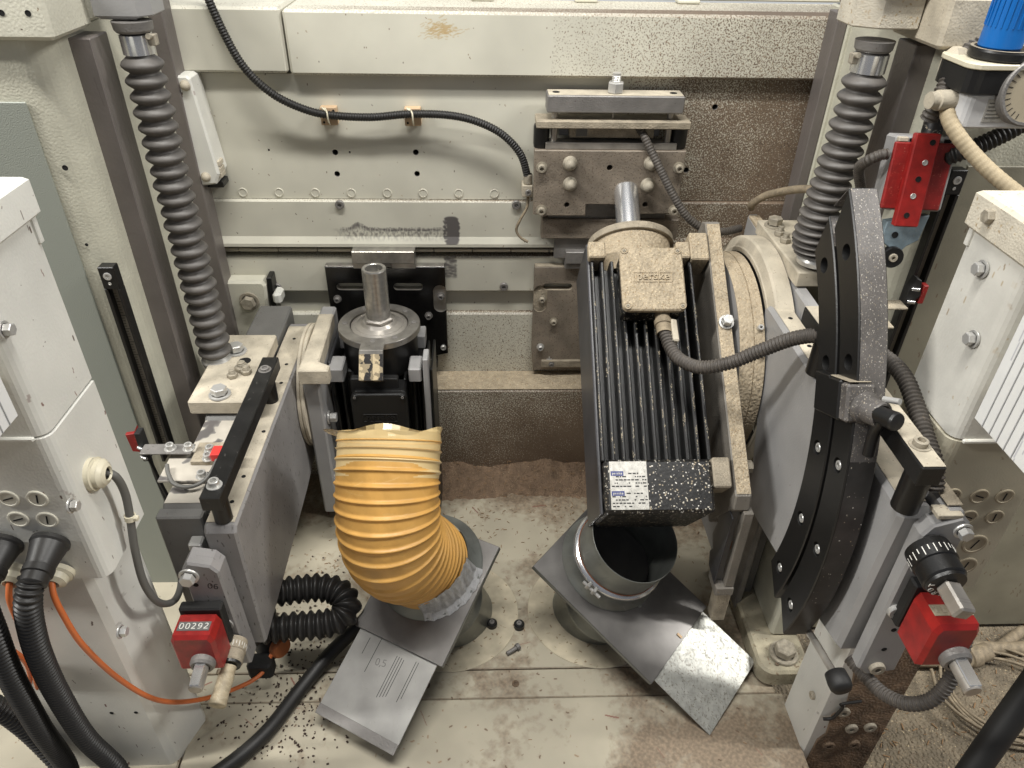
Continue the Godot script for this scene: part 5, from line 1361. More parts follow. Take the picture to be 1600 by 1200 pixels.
# ---------------------------------------------------------------- handles, counters, sensors
func fittings() -> void:
	# handles
	var h := thing("handle_bar", "long black handle bar with rubbed paint on top of the left casting", "handle", V(-0.308, 0.369, -0.74), "black handle bars on the castings")
	part(h, "bar", mb().box(V(-0.319, 0.402, -0.895), V(-0.296, 0.422, -0.606), 0.0012), M.blackworn)
	for z in [-0.627, -0.862]:
		part(h, "post", mb().lathe(P2([0.0105, 0.3695, 0.0105, 0.4018]), 20, Transform3D(Basis.IDENTITY, V(-0.3075, 0, z))), M.black)
	bolt(h, "socket", V(-0.3075, 0.422, -0.627), V(0, 1, 0), 0.0062, 0.008, M.zinc)
	bolt(h, "socket", V(-0.3075, 0.422, -0.862), V(0, 1, 0), 0.0062, 0.004, M.dsteel)
	var g := thing("handle_bar", "black handle bar with pale dust along its top on the right casting", "handle", V(0.39, 0.513, -0.6), "black handle bars on the castings")
	part(g, "bar", mb().box(V(0.376, 0.562, -0.752), V(0.398, 0.583, -0.466), 0.0012), M.black)
	part(g, "bar_dust", mb().box(V(0.377, 0.5832, -0.751), V(0.397, 0.5842, -0.467), 0.0003), M.dustlight)
	for z in [-0.49, -0.715]:
		part(g, "post", mb().lathe(P2([0.0125, 0.5135, 0.0125, 0.5618]), 22, Transform3D(Basis.IDENTITY, V(0.394, 0, z))), M.black)
	bolt(g, "socket", V(0.387, 0.5842, -0.495), V(0, 1, 0), 0.0065, 0.0065, M.zincdust)
	# counters
	for s in 2:
		var L := s == 0
		var c := V(-0.339, 0.243, -0.5835) if L else V(0.434, 0.409, -0.468)
		var t := thing("position_counter", "red position counter reading 00292 on the left casting, with steel spindle stub" if L else "red position counter with dusty window on the right casting, above a steel spindle", "position counter", c, "red position counters")
		var w := 0.025 if L else 0.0222
		var hh := 0.031 if L else 0.030
		var d := 0.036 if L else 0.044
		part(t, "base_plate", mb().box(c + V(-w, -hh, 0.0005), c + V(w, hh + 0.004, 0.014), 0.002), M.blackmat)
		var dep := 0.0145
		var body := P2([-w, -hh, w, -hh, w, hh - 0.010, w - 0.004, hh, -w + 0.004, hh, -w, hh - 0.010])
		part(t, "housing", mb().prism(body, d, 0.004, Transform3D(Basis.IDENTITY, c + V(0, 0, dep))), M.red if L else M.redplain)
		var win := V(c.x, c.y + hh + 0.0002, c.z + dep + d * 0.55)
		part(t, "counter_window", mb().box(win + V(-0.0185, -0.0003, -0.006), win + V(0.0185, 0.0004, 0.0065), 0.0002), M.greydark if L else M.plugdust)
		if L:
			for k in 5:
				part(t, "digit", text_mesh("00292"[k], 0.0105, 0.0005, "Droid Sans Mono"), M.whiteink, false, Transform3D(Basis.from_euler(V(-PI / 2, 0, 0)), win + V(-0.0142 + k * 0.0071, 0.0005, 0.0005)))
		else:
			for k in 5:
				part(t, "digit", mb().box(win + V(-0.0162 + k * 0.0071, 0.0004, -0.004), win + V(-0.0128 + k * 0.0071, 0.0008, 0.0035), 0.0), M.dustgrey)
		var sp := c + V(0.006 if L else 0.008, -hh * 0.42, dep + d)
		var ax := V(0.02, -0.1, 1)
		part(t, "bush", mb().lathe(P2([0.0145, -0.003, 0.0145, 0.005, 0.0125, 0.008, 0.0095, 0.008, 0.0095, 0.003]), 26, along(sp, ax)), M.dsteel)
		var stub := part(t, "spindle", mb().lathe(P2([0.0082, 0.0, 0.0082, 0.034, 0.0072, 0.0355, 0, 0.0355]), 24, along(sp, ax)), M.steel)
		part(stub, "spindle_flat", mb().box(V(-0.006, 0.006, -0.0086), V(0.006, 0.034, -0.006), 0.0008, along(sp, ax, V(0, -1, 0.1))), M.chrome, true)
		# graduated adjusting collar
		var k := V(-0.316, 0.198, -0.5835) if L else V(0.418, 0.505, -0.4545)
		if not L: k = V(0.416, 0.480, -0.468)
		var q := thing("adjusting_collar", "dusty graduated collar with plastic plug on the left casting, beside the red counter" if L else "black graduated adjusting collar with square spindle above the right red counter", "adjusting collar", k, "graduated adjusting collars")
		var ka := along(k, V(0.03, -0.12, 1))
		var rr := 0.0145 if L else 0.0195
		var hl := 0.03 if L else 0.036
		part(q, "collar", mb().lathe(P2([rr * 1.04, 0, rr * 1.08, hl * 0.2, rr * 1.08, hl * 0.5, rr, hl * 0.53, rr * 1.02, hl * 0.95, rr * 0.95, hl, 0, hl]), 36, ka), M.dustgrey if L else M.black)
		part(q, "collar_face", mb().lathe(P2([rr * 0.94, hl + 0.0002, rr * 0.9, hl + 0.003, rr * 0.5, hl + 0.0035, 0, hl + 0.0035]), 36, ka), M.black)
		for j in 26:
			var a := TAU * j / 26
			var tick := ka * Transform3D(Basis.from_euler(V(0, a, 0)), Vector3.ZERO)
			part(q, "tick", mb().box(V(rr * 1.079, hl * 0.22, -0.0004), V(rr * 1.089, hl * (0.46 if j % 2 == 0 else 0.36), 0.0004), 0.0, tick), M.whiteink)
		for j in (0 if L else 6):
			var a := 0.3 + j * 0.55
			var lt := ka * Transform3D(Basis.from_euler(V(0, a, 0)), Vector3.ZERO) * Transform3D(Basis(V(0, 0, 1), V(1, 0, 0), V(0, 1, 0)), V(rr * 0.74, hl + 0.0034, 0))
			part(q, "lettering", text_mesh("TORK"[j] if j < 4 else "5 "[j - 4], 0.0075, 0.0004), M.whiteink, false, lt)
		if L:
			var pa := along(ka * V(0, hl + 0.0036, 0), V(-0.08, -0.22, 1))
			part(q, "plastic_plug", mb().lathe(P2([0.0088, 0, 0.0088, 0.008, 0.0098, 0.014, 0.0094, 0.030, 0.0104, 0.043, 0.0106, 0.046, 0.0098, 0.047, 0, 0.047]), 22, pa, true), M.dirtyplug)
			part(q, "plug_nib", mb().box(V(0.0085, 0.006, -0.0025), V(0.0125, 0.012, 0.0025), 0.001, pa), M.dirtyplug)
		else:
			part(q, "square_spindle", mb().box(V(-0.0085, hl + 0.0036, -0.0075), V(0.0085, hl + 0.034, 0.0075), 0.002, ka), M.steel)
	# lever with round knob under the right casting
	var lv := thing("release_lever", "thin steel lever with round black knob below the right casting", "lever", V(0.382, 0.27, -0.53))
	part(lv, "rod", mb().tube(P3([0.379, 0.262, -0.560, 0.3805, 0.272, -0.515, 0.382, 0.281, -0.466]), 0.0042, 10), M.steel)
	part(lv, "knob", mb().lathe(P2([0.0065, -0.008, 0.0115, -0.006, 0.0125, 0.004, 0.012, 0.011, 0.0095, 0.0145, 0, 0.0152]), 26, along(V(0.382, 0.283, -0.462), V(0.05, -0.1, 1)), true), M.blackmat)
	# scales and pointers
	for s in 2:
		var L := s == 0
		var y0 := 0.28 if L else 0.36
		var y1 := 0.593 if L else 0.72
		var x0 := -0.4735 if L else 0.5465
		var x1 := x0 + 0.0195
		var t := thing("scale_rail", "black rail with measuring scale on the left column" if L else "black rail with measuring scale on the right column, below the red switch", "scale rail", V(x0, y0, -0.8465), "black scale rails")
		var z0 := -0.8462 if L else -0.8455
		part(t, "rail_side", mb().box(V(x0, y0, z0), V(x0 + 0.004, y1 - 0.03, z0 + 0.014), 0.0006), M.black)
		part(t, "rail_side", mb().box(V(x1 - 0.004, y0, z0), V(x1, y1 - 0.03, z0 + 0.014), 0.0006), M.black)
		part(t, "rail_head", mb().box(V(x0, y1 - 0.03, z0), V(x1, y1, z0 + 0.0145), 0.001), M.black)
		bolt(t, "flat", V((x0 + x1) / 2, y1 - 0.012, z0 + 0.0145), V(0, 0, 1), 0.005, 0.0012, M.zinc, "screw")
		part(t, "scale_hole", fast("disc|0.00200|0.00040"), M.zinc, false, along(V((x0 + x1) / 2, y1 - 0.022, z0 + 0.0146), V(0, 0, 1)))
		part(t, "scale_tape", mb().box(V(x0 + 0.0045, y0, z0), V(x1 - 0.0045, y1 - 0.031, z0 + 0.004), 0.0), M.scaletape)
		var tk := mb()
		for k in int((y1 - 0.035 - y0) / 0.004):
			var y := y0 + k * 0.004
			tk.box(V(x0 + 0.0048, y, z0 + 0.0041), V(x0 + (0.011 if k % 5 == 0 else 0.008), y + 0.0006, z0 + 0.0043), 0.0)
		part(t, "scale_ticks", tk, M.ink).set_meta("kind", "stuff")
	var p := thing("scale_pointer", "red and black pointer on flat arm with socket bolts beside the left column", "scale pointer", V(-0.40, 0.38, -0.72))
	part(p, "arm", mb().box(V(-0.436, 0.387, -0.741), V(-0.372, 0.3895, -0.722), 0.0005), M.dsteel)
	part(p, "arm_upright", mb().box(V(-0.444, 0.362, -0.752), V(-0.4365, 0.408, -0.7385), 0.0006), M.blackmat)
	part(p, "pointer_tip", mb().prism(P2([-0.461, 0.368, -0.446, 0.366, -0.446, 0.408, -0.452, 0.398, -0.463, 0.396]), 0.006, 0.0006, Transform3D(Basis.IDENTITY, V(0, 0, -0.7575))), M.redworn)
	for y in [0.386, 0.37]: part(p, "screw", mb().tube(P3([-0.444, y, -0.738, -0.436, y, -0.734]), 0.0022, 8), M.chrome)
	part(p, "base_bracket", mb().box(V(-0.402, 0.376, -0.735), V(-0.326, 0.3795, -0.682), 0.0006), M.stained)
	part(p, "base_bracket", mb().box(V(-0.37, 0.3797, -0.748), V(-0.33, 0.386, -0.71), 0.0006), M.dustgrey)
	part(p, "base_gap_shade", mb().box(V(-0.352, 0.3796, -0.697), V(-0.33, 0.3803, -0.687), 0.0), M.void)  # thin dark sheet painting the shade of a gap in the bracket
	for q in [[-0.400, 0.3896, -0.731], [-0.377, 0.3896, -0.731], [-0.351, 0.386, -0.731], [-0.349, 0.386, -0.716], [-0.35, 0.3796, -0.69]]:
		bolt(p, "socket", V(q[0], q[1], q[2]), V(0, 1, 0), 0.0052, 0.0075, M.zinc)
	part(p, "sensor", mb().box(V(-0.343, 0.3862, -0.727), V(-0.329, 0.398, -0.709), 0.001), M.sensor)
	single("sensor_cable", mb().tube(P3([-0.335, 0.39, -0.708, -0.337, 0.387, -0.69, -0.345, 0.383, -0.675, -0.36, 0.382, -0.668, -0.378, 0.382, -0.674, -0.39, 0.384, -0.69, -0.396, 0.386, -0.704]), 0.0027, 8), M.greycable, "short grey cable looped round the pointer bracket on the left", "cable")
	var p2 := thing("scale_pointer", "black and red pointer on a flat dusty arm beside the right column", "scale pointer", V(0.52, 0.55, -0.81))
	part(p2, "arm", mb().box(V(0.485, 0.5495, -0.825), V(0.536, 0.552, -0.803), 0.0005), M.dustgrey)
	part(p2, "arm_upright", mb().prism(P2([0.5355, 0.545, 0.5415, 0.545, 0.553, 0.564, 0.548, 0.585, 0.541, 0.588, 0.5355, 0.572]), 0.012, 0.0006, Transform3D(Basis.IDENTITY, V(0, 0, -0.826))), M.blackmat)
	part(p2, "pointer_tip", mb().box(V(0.5535, 0.552, -0.824), V(0.560, 0.578, -0.814), 0.0008), M.redworn)
	for y in [0.574, 0.556]: part(p2, "screw", mb().tube(P3([0.538, y, -0.813, 0.546, y + 0.001, -0.809]), 0.0024, 8), M.chrome)
	bolt(p2, "socket", V(0.5045, 0.552, -0.814), V(0, 1, 0), 0.0062, 0.005, M.zincdust)
	part(p2, "lower_bracket", mb().box(V(0.487, 0.532, -0.815), V(0.515, 0.535, -0.785), 0.0006), M.dustgrey)

	# safety switch
	var sw := thing("safety_switch", "red safety switch with grey body and black roller, by the right column", "safety switch", V(0.53, 0.65, -0.9))
	var fz := facing(V(0.548, 0.69, -0.900), V(-0.1, 0.18, 1), V(0.0, 1, 0))
	part(sw, "switch_body", mb().box(V(-0.036, -0.045, -0.034), V(0.042, 0.047, -0.001), 0.003, fz), M.greyclean)
	part(sw, "cover", mb().box(V(-0.038, -0.042, 0.0), V(0.035, 0.04, 0.007), 0.0015, fz), M.redworn)
	part(sw, "cover_rib", mb().box(V(-0.021, -0.062, 0.0072), V(0.009, 0.052, 0.019), 0.0015, fz), M.red)
	for q in [[0.0, 0.042, 0], [-0.003, 0.018, 1], [-0.006, -0.002, 0], [-0.007, -0.023, 1], [-0.009, -0.047, 0]]:
		part(sw, "cover_screw", fast("disc|0.00350|0.00080"), M.zinc if q[2] else M.void, false, fz * along(V(q[0], q[1], 0.019), V(0, 0, 1)))  # zinc discs are screws; the dark ones carry painted hole shade
	part(sw, "switch_top", mb().box(V(-0.035, 0.0402, -0.002), V(-0.023, 0.046, 0.006), 0.001, fz), M.dustlight)
	for k in 5: part(sw, "vent_slot_shade", mb().box(V(-0.034 + k * 0.014 + (0.014 if k > 1 else 0.0), 0.0405, 0.0005), V(-0.026 + k * 0.014 + (0.014 if k > 1 else 0.0), 0.0445, 0.0015), 0.0, fz), M.void)  # vents are dark bars, slot shade painted in, nothing cut
	part(sw, "head", mb().prism(P2([-0.022, -0.06, 0.03, -0.05, 0.024, -0.083, 0.01, -0.092, 0.004, -0.10, -0.008, -0.096, -0.024, -0.086]), 0.016, 0.001, Transform3D(fz.basis, fz * V(0, 0, -0.018))), M.bluegrey)
	part(sw, "head_hole_shade", fast("disc|0.00420|0.00050"), M.void, false, fz * along(V(-0.008, -0.077, -0.0018), V(0, 0, 1)))  # dark disc on the head, painted shade of a hole
	part(sw, "roller", mb().lathe(P2([0.0, -0.004, 0.0135, -0.004, 0.0142, -0.002, 0.0142, 0.007, 0.0132, 0.009, 0.006, 0.0085, 0.006, 0.006, 0, 0.006]), 28, fz * along(V(-0.006, -0.106, -0.004), V(0, 0, 1))), M.black)
	part(sw, "roller_pin", fast("flat|0.00560|0.00500"), M.zincdust, false, fz * along(V(-0.006, -0.106, 0.002), V(0, 0, 1)))
	part(sw, "inlet", mb().lathe(P2([0.0125, 0, 0.0125, 0.034, 0.0135, 0.036, 0.0135, 0.041, 0.011, 0.0415, 0.009, 0.04]), 24, fz * along(V(0.012, 0.047, -0.016), V(0.08, 1, -0.1))), M.blackspeck)
	seat(sw, 0.917)
	part(sw, "backing_strip", mb().box(V(0.49, 0.44, -0.8995), V(0.4962, 0.66, -0.896), 0.0005), M.black)

	# air regulator
	var rg := thing("air_regulator", "air pressure regulator with blue knob and round gauge in the upper right corner", "air regulator", V(0.59, 0.775, -0.87))
	var X := 0.588
	part(rg, "knob", mb().lathe(P2([0.0, 0.902, 0.0195, 0.902, 0.021, 0.899, 0.0225, 0.846, 0.0215, 0.8445]), 32, Transform3D(Basis.IDENTITY, V(X - 0.008, 0, -0.88)), false, 0.004), M.blue)
	for k in 24:
		var a := TAU * k / 24
		part(rg, "knob_rib", mb().box(V(0.0215, 0.866, -0.0007), V(0.0228, 0.897, 0.0007), 0.0003, Transform3D(Basis.from_euler(V(0, a, 0)), V(X - 0.008, 0, -0.88))), M.blue)
	part(rg, "knob_ring", mb().lathe(P2([0.0, 0.8443, 0.032, 0.8443, 0.033, 0.842, 0.033, 0.835, 0.031, 0.833, 0, 0.833]), 36, Transform3D(Basis.IDENTITY, V(X - 0.004, 0, -0.88))), M.black)
	part(rg, "knob_ring", mb().lathe(P2([0.0285, 0.8446, 0.0325, 0.8446]), 36, Transform3D(Basis.IDENTITY, V(X - 0.004, 0, -0.88))), M.dustgrey)
	part(rg, "bonnet", mb().prism(rrect(X - 0.052, -0.925, X + 0.04, -0.845, 0.018), 0.006, 0.001, Transform3D(Basis(V(1, 0, 0), V(0, 0, 1), V(0, -1, 0)), V(0, 0.8325, 0))), M.plastic)
	part(rg, "bonnet", mb().prism(rrect(X - 0.05, -0.924, X + 0.042, -0.847, 0.016), 0.026, 0.001, Transform3D(Basis(V(1, 0, 0), V(0, 0, 1), V(0, -1, 0)), V(0, 0.8262, 0))), M.black)
	part(rg, "body", mb().prism(rrect(X - 0.043, -0.92, X + 0.05, -0.852, 0.012), 0.038, 0.002, Transform3D(Basis(V(1, 0, 0), V(0, 0, 1), V(0, -1, 0)), V(0, 0.8, 0))), M.ptfe)
	part(rg, "body_label", mb().box(V(X - 0.016, 0.770, -0.8518), V(X + 0.03, 0.795, -0.8512), 0.0), M.plate)
	for k in 5: part(rg, "label_line", mb().box(V(X - 0.014, 0.774 + k * 0.004, -0.8511), V(X + 0.024 - (k % 2) * 0.008, 0.7752 + k * 0.004, -0.8509), 0.0), M.greycable)
	var gx := along(V(0.614, 0.805, -0.846), V(-0.03, 0.12, 1))
	var ga := part(rg, "gauge", mb().lathe(P2([0, -0.02, 0.036, -0.02, 0.037, -0.018, 0.037, 0.005, 0.0355, 0.0065, 0.0325, 0.0065, 0.0325, 0.003]), 44, gx), M.dsteel)
	ga.set_meta("label", "round dusty pressure gauge")
	part(ga, "gauge_face", mb().lathe(P2([0.0324, 0.0035, 0, 0.0035]), 40, gx), M.plugdust, true)
	for k in 21:
		var tr := gx * Transform3D(Basis.from_euler(V(0, -2.3 + k * 0.23, 0)), Vector3.ZERO)
		part(ga, "gauge_tick", mb().box(V(0.025, 0.0036, -0.0003), V(0.031, 0.0039, 0.0003), 0.0, tr), M.ink, true)
	part(ga, "gauge_needle", mb().box(V(-0.006, 0.0042, -0.0008), V(0.025, 0.0046, 0.0008), 0.0, gx * Transform3D(Basis.from_euler(V(0, 3.75, 0)), Vector3.ZERO)), M.ink, true)
	part(ga, "gauge_needle", mb().lathe(P2([0.0045, 0.0036, 0.0045, 0.0052, 0, 0.0055]), 16, gx), M.ink, true)
	part(rg, "hose_barb", mb().lathe(P2([0.0115, 0, 0.0115, 0.02, 0.0095, 0.021, 0.0095, 0.03, 0, 0.03]), 20, along(V(X - 0.043, 0.788, -0.875), V(-1, 0, 0.1))), M.dustlight)
	seat(rg, 0.915)
	single("air_valve", mb().box(V(0.52, 0.9, -0.93), V(0.60, 0.95, -0.86), 0.004), M.redworn, "red and white valve block behind the blue regulator knob", "valve")
	single("conduit_clip", mb().box(V(0.494, 0.820, -0.846), V(0.519, 0.852, -0.82), 0.008), M.dustlight, "dusty clip of tape round the black conduit in the upper right", "clip")

# ---------------------------------------------------------------- conduits and cables
func cables() -> void:
	var c := thing("motor_conduit", "tan dusted corrugated conduit swinging from the tilted motor over the right casting", "conduit", V(0.24, 0.48, -0.85))
	part(c, "conduit_gland", mb().lathe(P2([0.0105, 0, 0.0105, 0.012, 0.0122, 0.0125, 0.0122, 0.02, 0.0105, 0.0205, 0.0105, 0.034]), 20, along(V(0.2445, 0.4985, -0.884), V(-0.02, -0.42, 0.9))), M.conduitdust)
	part(c, "conduit_gland", mb().box(V(-0.0155, 0.014, -0.014), V(-0.0065, 0.05, 0.012), 0.002, along(V(0.2445, 0.4985, -0.884), V(-0.02, -0.42, 0.9))), M.dustlight)
	part(c, "conduit_tube", mb().tube(P3([0.2445, 0.486, -0.855, 0.249, 0.475, -0.834, 0.258, 0.470, -0.811, 0.278, 0.475, -0.785, 0.308, 0.493, -0.768, 0.338, 0.522, -0.752, 0.366, 0.553, -0.730, 0.391, 0.575, -0.699, 0.415, 0.578, -0.670, 0.428, 0.579, -0.640, 0.431, 0.577, -0.610, 0.429, 0.567, -0.575, 0.425, 0.556, -0.540, 0.423, 0.545, -0.512, 0.424, 0.525, -0.500]), 0.0082, 14, 0.0048, 0.0020), M.conduit)
	var r := thing("regulator_conduit", "black corrugated conduit running down to the red safety switch", "conduit", V(0.6, 0.8, -0.98))
	part(r, "conduit_tube", mb().tube(P3([0.62, 0.885, -0.91, 0.575, 0.875, -0.878, 0.538, 0.863, -0.853, 0.513, 0.841, -0.834, 0.496, 0.812, -0.818, 0.491, 0.795, -0.815, 0.490, 0.782, -0.818]), 0.0088, 14, 0.0050, 0.0020), M.conduit)
	single("braided_hose", mb().tube(P3([0.525, 0.806, -0.819, 0.510, 0.806, -0.814, 0.498, 0.802, -0.805, 0.494, 0.791, -0.791, 0.500, 0.778, -0.776, 0.514, 0.762, -0.758, 0.530, 0.747, -0.734, 0.549, 0.733, -0.705, 0.564, 0.721, -0.678]), 0.0078, 14, 0.006, 0.0003), M.braid, "beige braided air hose curving down from the regulator", "air hose")
	single("black_air_hose", mb().tube(P3([0.625, 0.80, -0.83, 0.600, 0.778, -0.82, 0.565, 0.756, -0.819, 0.538, 0.742, -0.822, 0.525, 0.732, -0.832]), 0.0095, 12, 0.005, 0.0016), M.cable, "black corrugated hose passing behind the braided air hose", "air hose")
	single("loop_cable", mb().tube(P3([0.463, 0.738, -0.832, 0.456, 0.737, -0.832, 0.447, 0.729, -0.838, 0.451, 0.711, -0.862, 0.470, 0.680, -0.88]), 0.0062, 10, 0.004, 0.0008), M.conduit, "short grey loop of cable between right bellows and red switch", "cable")
	single("wire", mb().tube(P3([0.486, 0.626, -1.02, 0.465, 0.616, -1.05, 0.438, 0.592, -1.09, 0.425, 0.57, -1.11, 0.432, 0.556, -1.13]), 0.006, 8), M.conduitdust, "thin dusty cable arching behind the right bellows to the casting", "cable")
	single("low_conduit", mb().tube(P3([0.418, 0.262, -0.50, 0.427, 0.262, -0.475, 0.434, 0.267, -0.452, 0.447, 0.28, -0.432, 0.463, 0.302, -0.424, 0.477, 0.333, -0.432, 0.487, 0.372, -0.452]), 0.0075, 12, 0.0042, 0.0013), M.conduit, "dark corrugated conduit looping under the right red counter", "conduit")
	var k0 := [P3([-0.429, 0.443, -0.478, -0.434, 0.425, -0.468, -0.444, 0.391, -0.468, -0.457, 0.334, -0.472, -0.474, 0.244, -0.485, -0.486, 0.129, -0.50, -0.478, 0.03, -0.51, -0.455, 0.02, -0.47, -0.43, 0.016, -0.42]), P3([-0.4745, 0.440, -0.478, -0.472, 0.425, -0.462, -0.476, 0.39, -0.46, -0.492, 0.308, -0.466, -0.516, 0.179, -0.485, -0.535, 0.05, -0.505, -0.52, 0.014, -0.47, -0.49, 0.014, -0.42])]
	var lb := ["black corrugated conduit below the second gland of the left cabinet", "black corrugated conduit at the very left edge, from the outer gland"]
	for i in 2:
		single("black_conduit", mb().tube(k0[i], 0.0112, 16, 0.0058, 0.0026), M.rubberdark, lb[i], "conduit", "black conduits from the left cabinet")
	single("black_conduit", mb().tube(P3([-0.62, 0.25, -0.50, -0.585, 0.16, -0.52, -0.56, 0.07, -0.52, -0.535, 0.012, -0.50, -0.50, 0.012, -0.43]), 0.012, 14, 0.0058, 0.0026), M.rubberdark, "third black conduit lying on the bed in the lower left corner", "conduit", "black conduits from the left cabinet")
	var oc := [P3([-0.4365, 0.408, -0.508, -0.434, 0.397, -0.498, -0.431, 0.375, -0.493, -0.427, 0.320, -0.493, -0.422, 0.226, -0.513, -0.404, 0.154, -0.532, -0.384, 0.089, -0.572, -0.350, 0.054, -0.611, -0.325, 0.045, -0.638, -0.312, 0.06, -0.66]), P3([-0.478, 0.407, -0.508, -0.479, 0.39, -0.497, -0.484, 0.345, -0.497, -0.513, 0.261, -0.518, -0.557, 0.135, -0.545, -0.566, 0.06, -0.55, -0.568, 0.004, -0.54]), P3([-0.56, 0.36, -0.5, -0.53, 0.257, -0.525, -0.554, 0.163, -0.540, -0.562, 0.06, -0.545, -0.562, 0.004, -0.535])]
	var ol := ["orange cable sweeping from the cabinet gland across the bed to the left casting", "orange cable hanging straight down from the outer white gland", "orange cable slanting in from the left edge to join the hanging one"]
	for i in 3:
		single("orange_cable", mb().tube(oc[i], 0.0031, 10), M.orange, ol[i], "cable", "orange cables by the left cabinet")
	single("thick_black_cable", mb().tube(P3([-0.16, 0.07, -0.75, -0.195, 0.05, -0.715, -0.238, 0.022, -0.685, -0.272, 0.0115, -0.636, -0.307, 0.0115, -0.569, -0.350, 0.0115, -0.521, -0.40, 0.0115, -0.485, -0.44, 0.0115, -0.47]), 0.0105, 14), M.cable, "thick smooth black cable lying on the bed beside the left slide gate", "cable")
	var gc := thing("grey_cable", "grey cable from the white side gland of the left cabinet with a white tie", "cable", V(-0.388, 0.5, -0.555))
	part(gc, "cable", mb().tube(P3([-0.384, 0.503, -0.560, -0.372, 0.496, -0.563, -0.370, 0.471, -0.566, -0.372, 0.440, -0.563, -0.376, 0.396, -0.556, -0.378, 0.346, -0.552, -0.376, 0.304, -0.560, -0.378, 0.268, -0.59, -0.382, 0.258, -0.62, -0.391, 0.262, -0.655, -0.396, 0.275, -0.69]), 0.0042, 10), M.greycable)
	part(gc, "cable_tie", mb().lathe(P2([0.0044, -0.003, 0.006, -0.003, 0.006, 0.003, 0.0044, 0.003]), 12, along(V(-0.3722, 0.437, -0.563), V(-0.05, -1, 0.1))), M.plastic)
	part(gc, "cable_tie", mb().box(V(-0.3685, 0.434, -0.565), V(-0.3635, 0.4395, -0.559), 0.001), M.plastic)
	single("wire_pair", mb().tube(P3([-0.441, 0.375, -0.752, -0.440, 0.33, -0.748, -0.428, 0.28, -0.735, -0.408, 0.23, -0.715, -0.392, 0.16, -0.69, -0.385, 0.1, -0.68]), 0.0026, 8).tube(P3([-0.440, 0.372, -0.745, -0.432, 0.32, -0.74, -0.418, 0.27, -0.73, -0.401, 0.22, -0.71, -0.388, 0.15, -0.69, -0.38, 0.1, -0.675]), 0.0026, 8), M.cable, "two thin black wires hanging below the left scale pointer", "cable")
	# bent black ribbed hose that comes out under the left casting
	single("ribbed_hose", mb().tube(P3([-0.36, 0.135, -0.70, -0.32, 0.13, -0.712, -0.285, 0.122, -0.725, -0.248, 0.118, -0.732, -0.220, 0.115, -0.726, -0.205, 0.108, -0.708, -0.213, 0.100, -0.690, -0.24, 0.097, -0.683, -0.29, 0.098, -0.678, -0.34, 0.1, -0.67]), 0.0185, 20, 0.0125, 0.0065, false, -1.0, 0.7), M.rubberdark, "black ribbed hose folded back in a hairpin under the left casting", "hose")

# ---------------------------------------------------------------- small things on the bed and the ground
# the part was measured at the column's front face; it stands before it and is that much smaller
func seat(o: Node3D, k: float) -> void:
	o.scale = Vector3.ONE * k
	o.position = V(0, 1, 0).lerp(o.position, k)

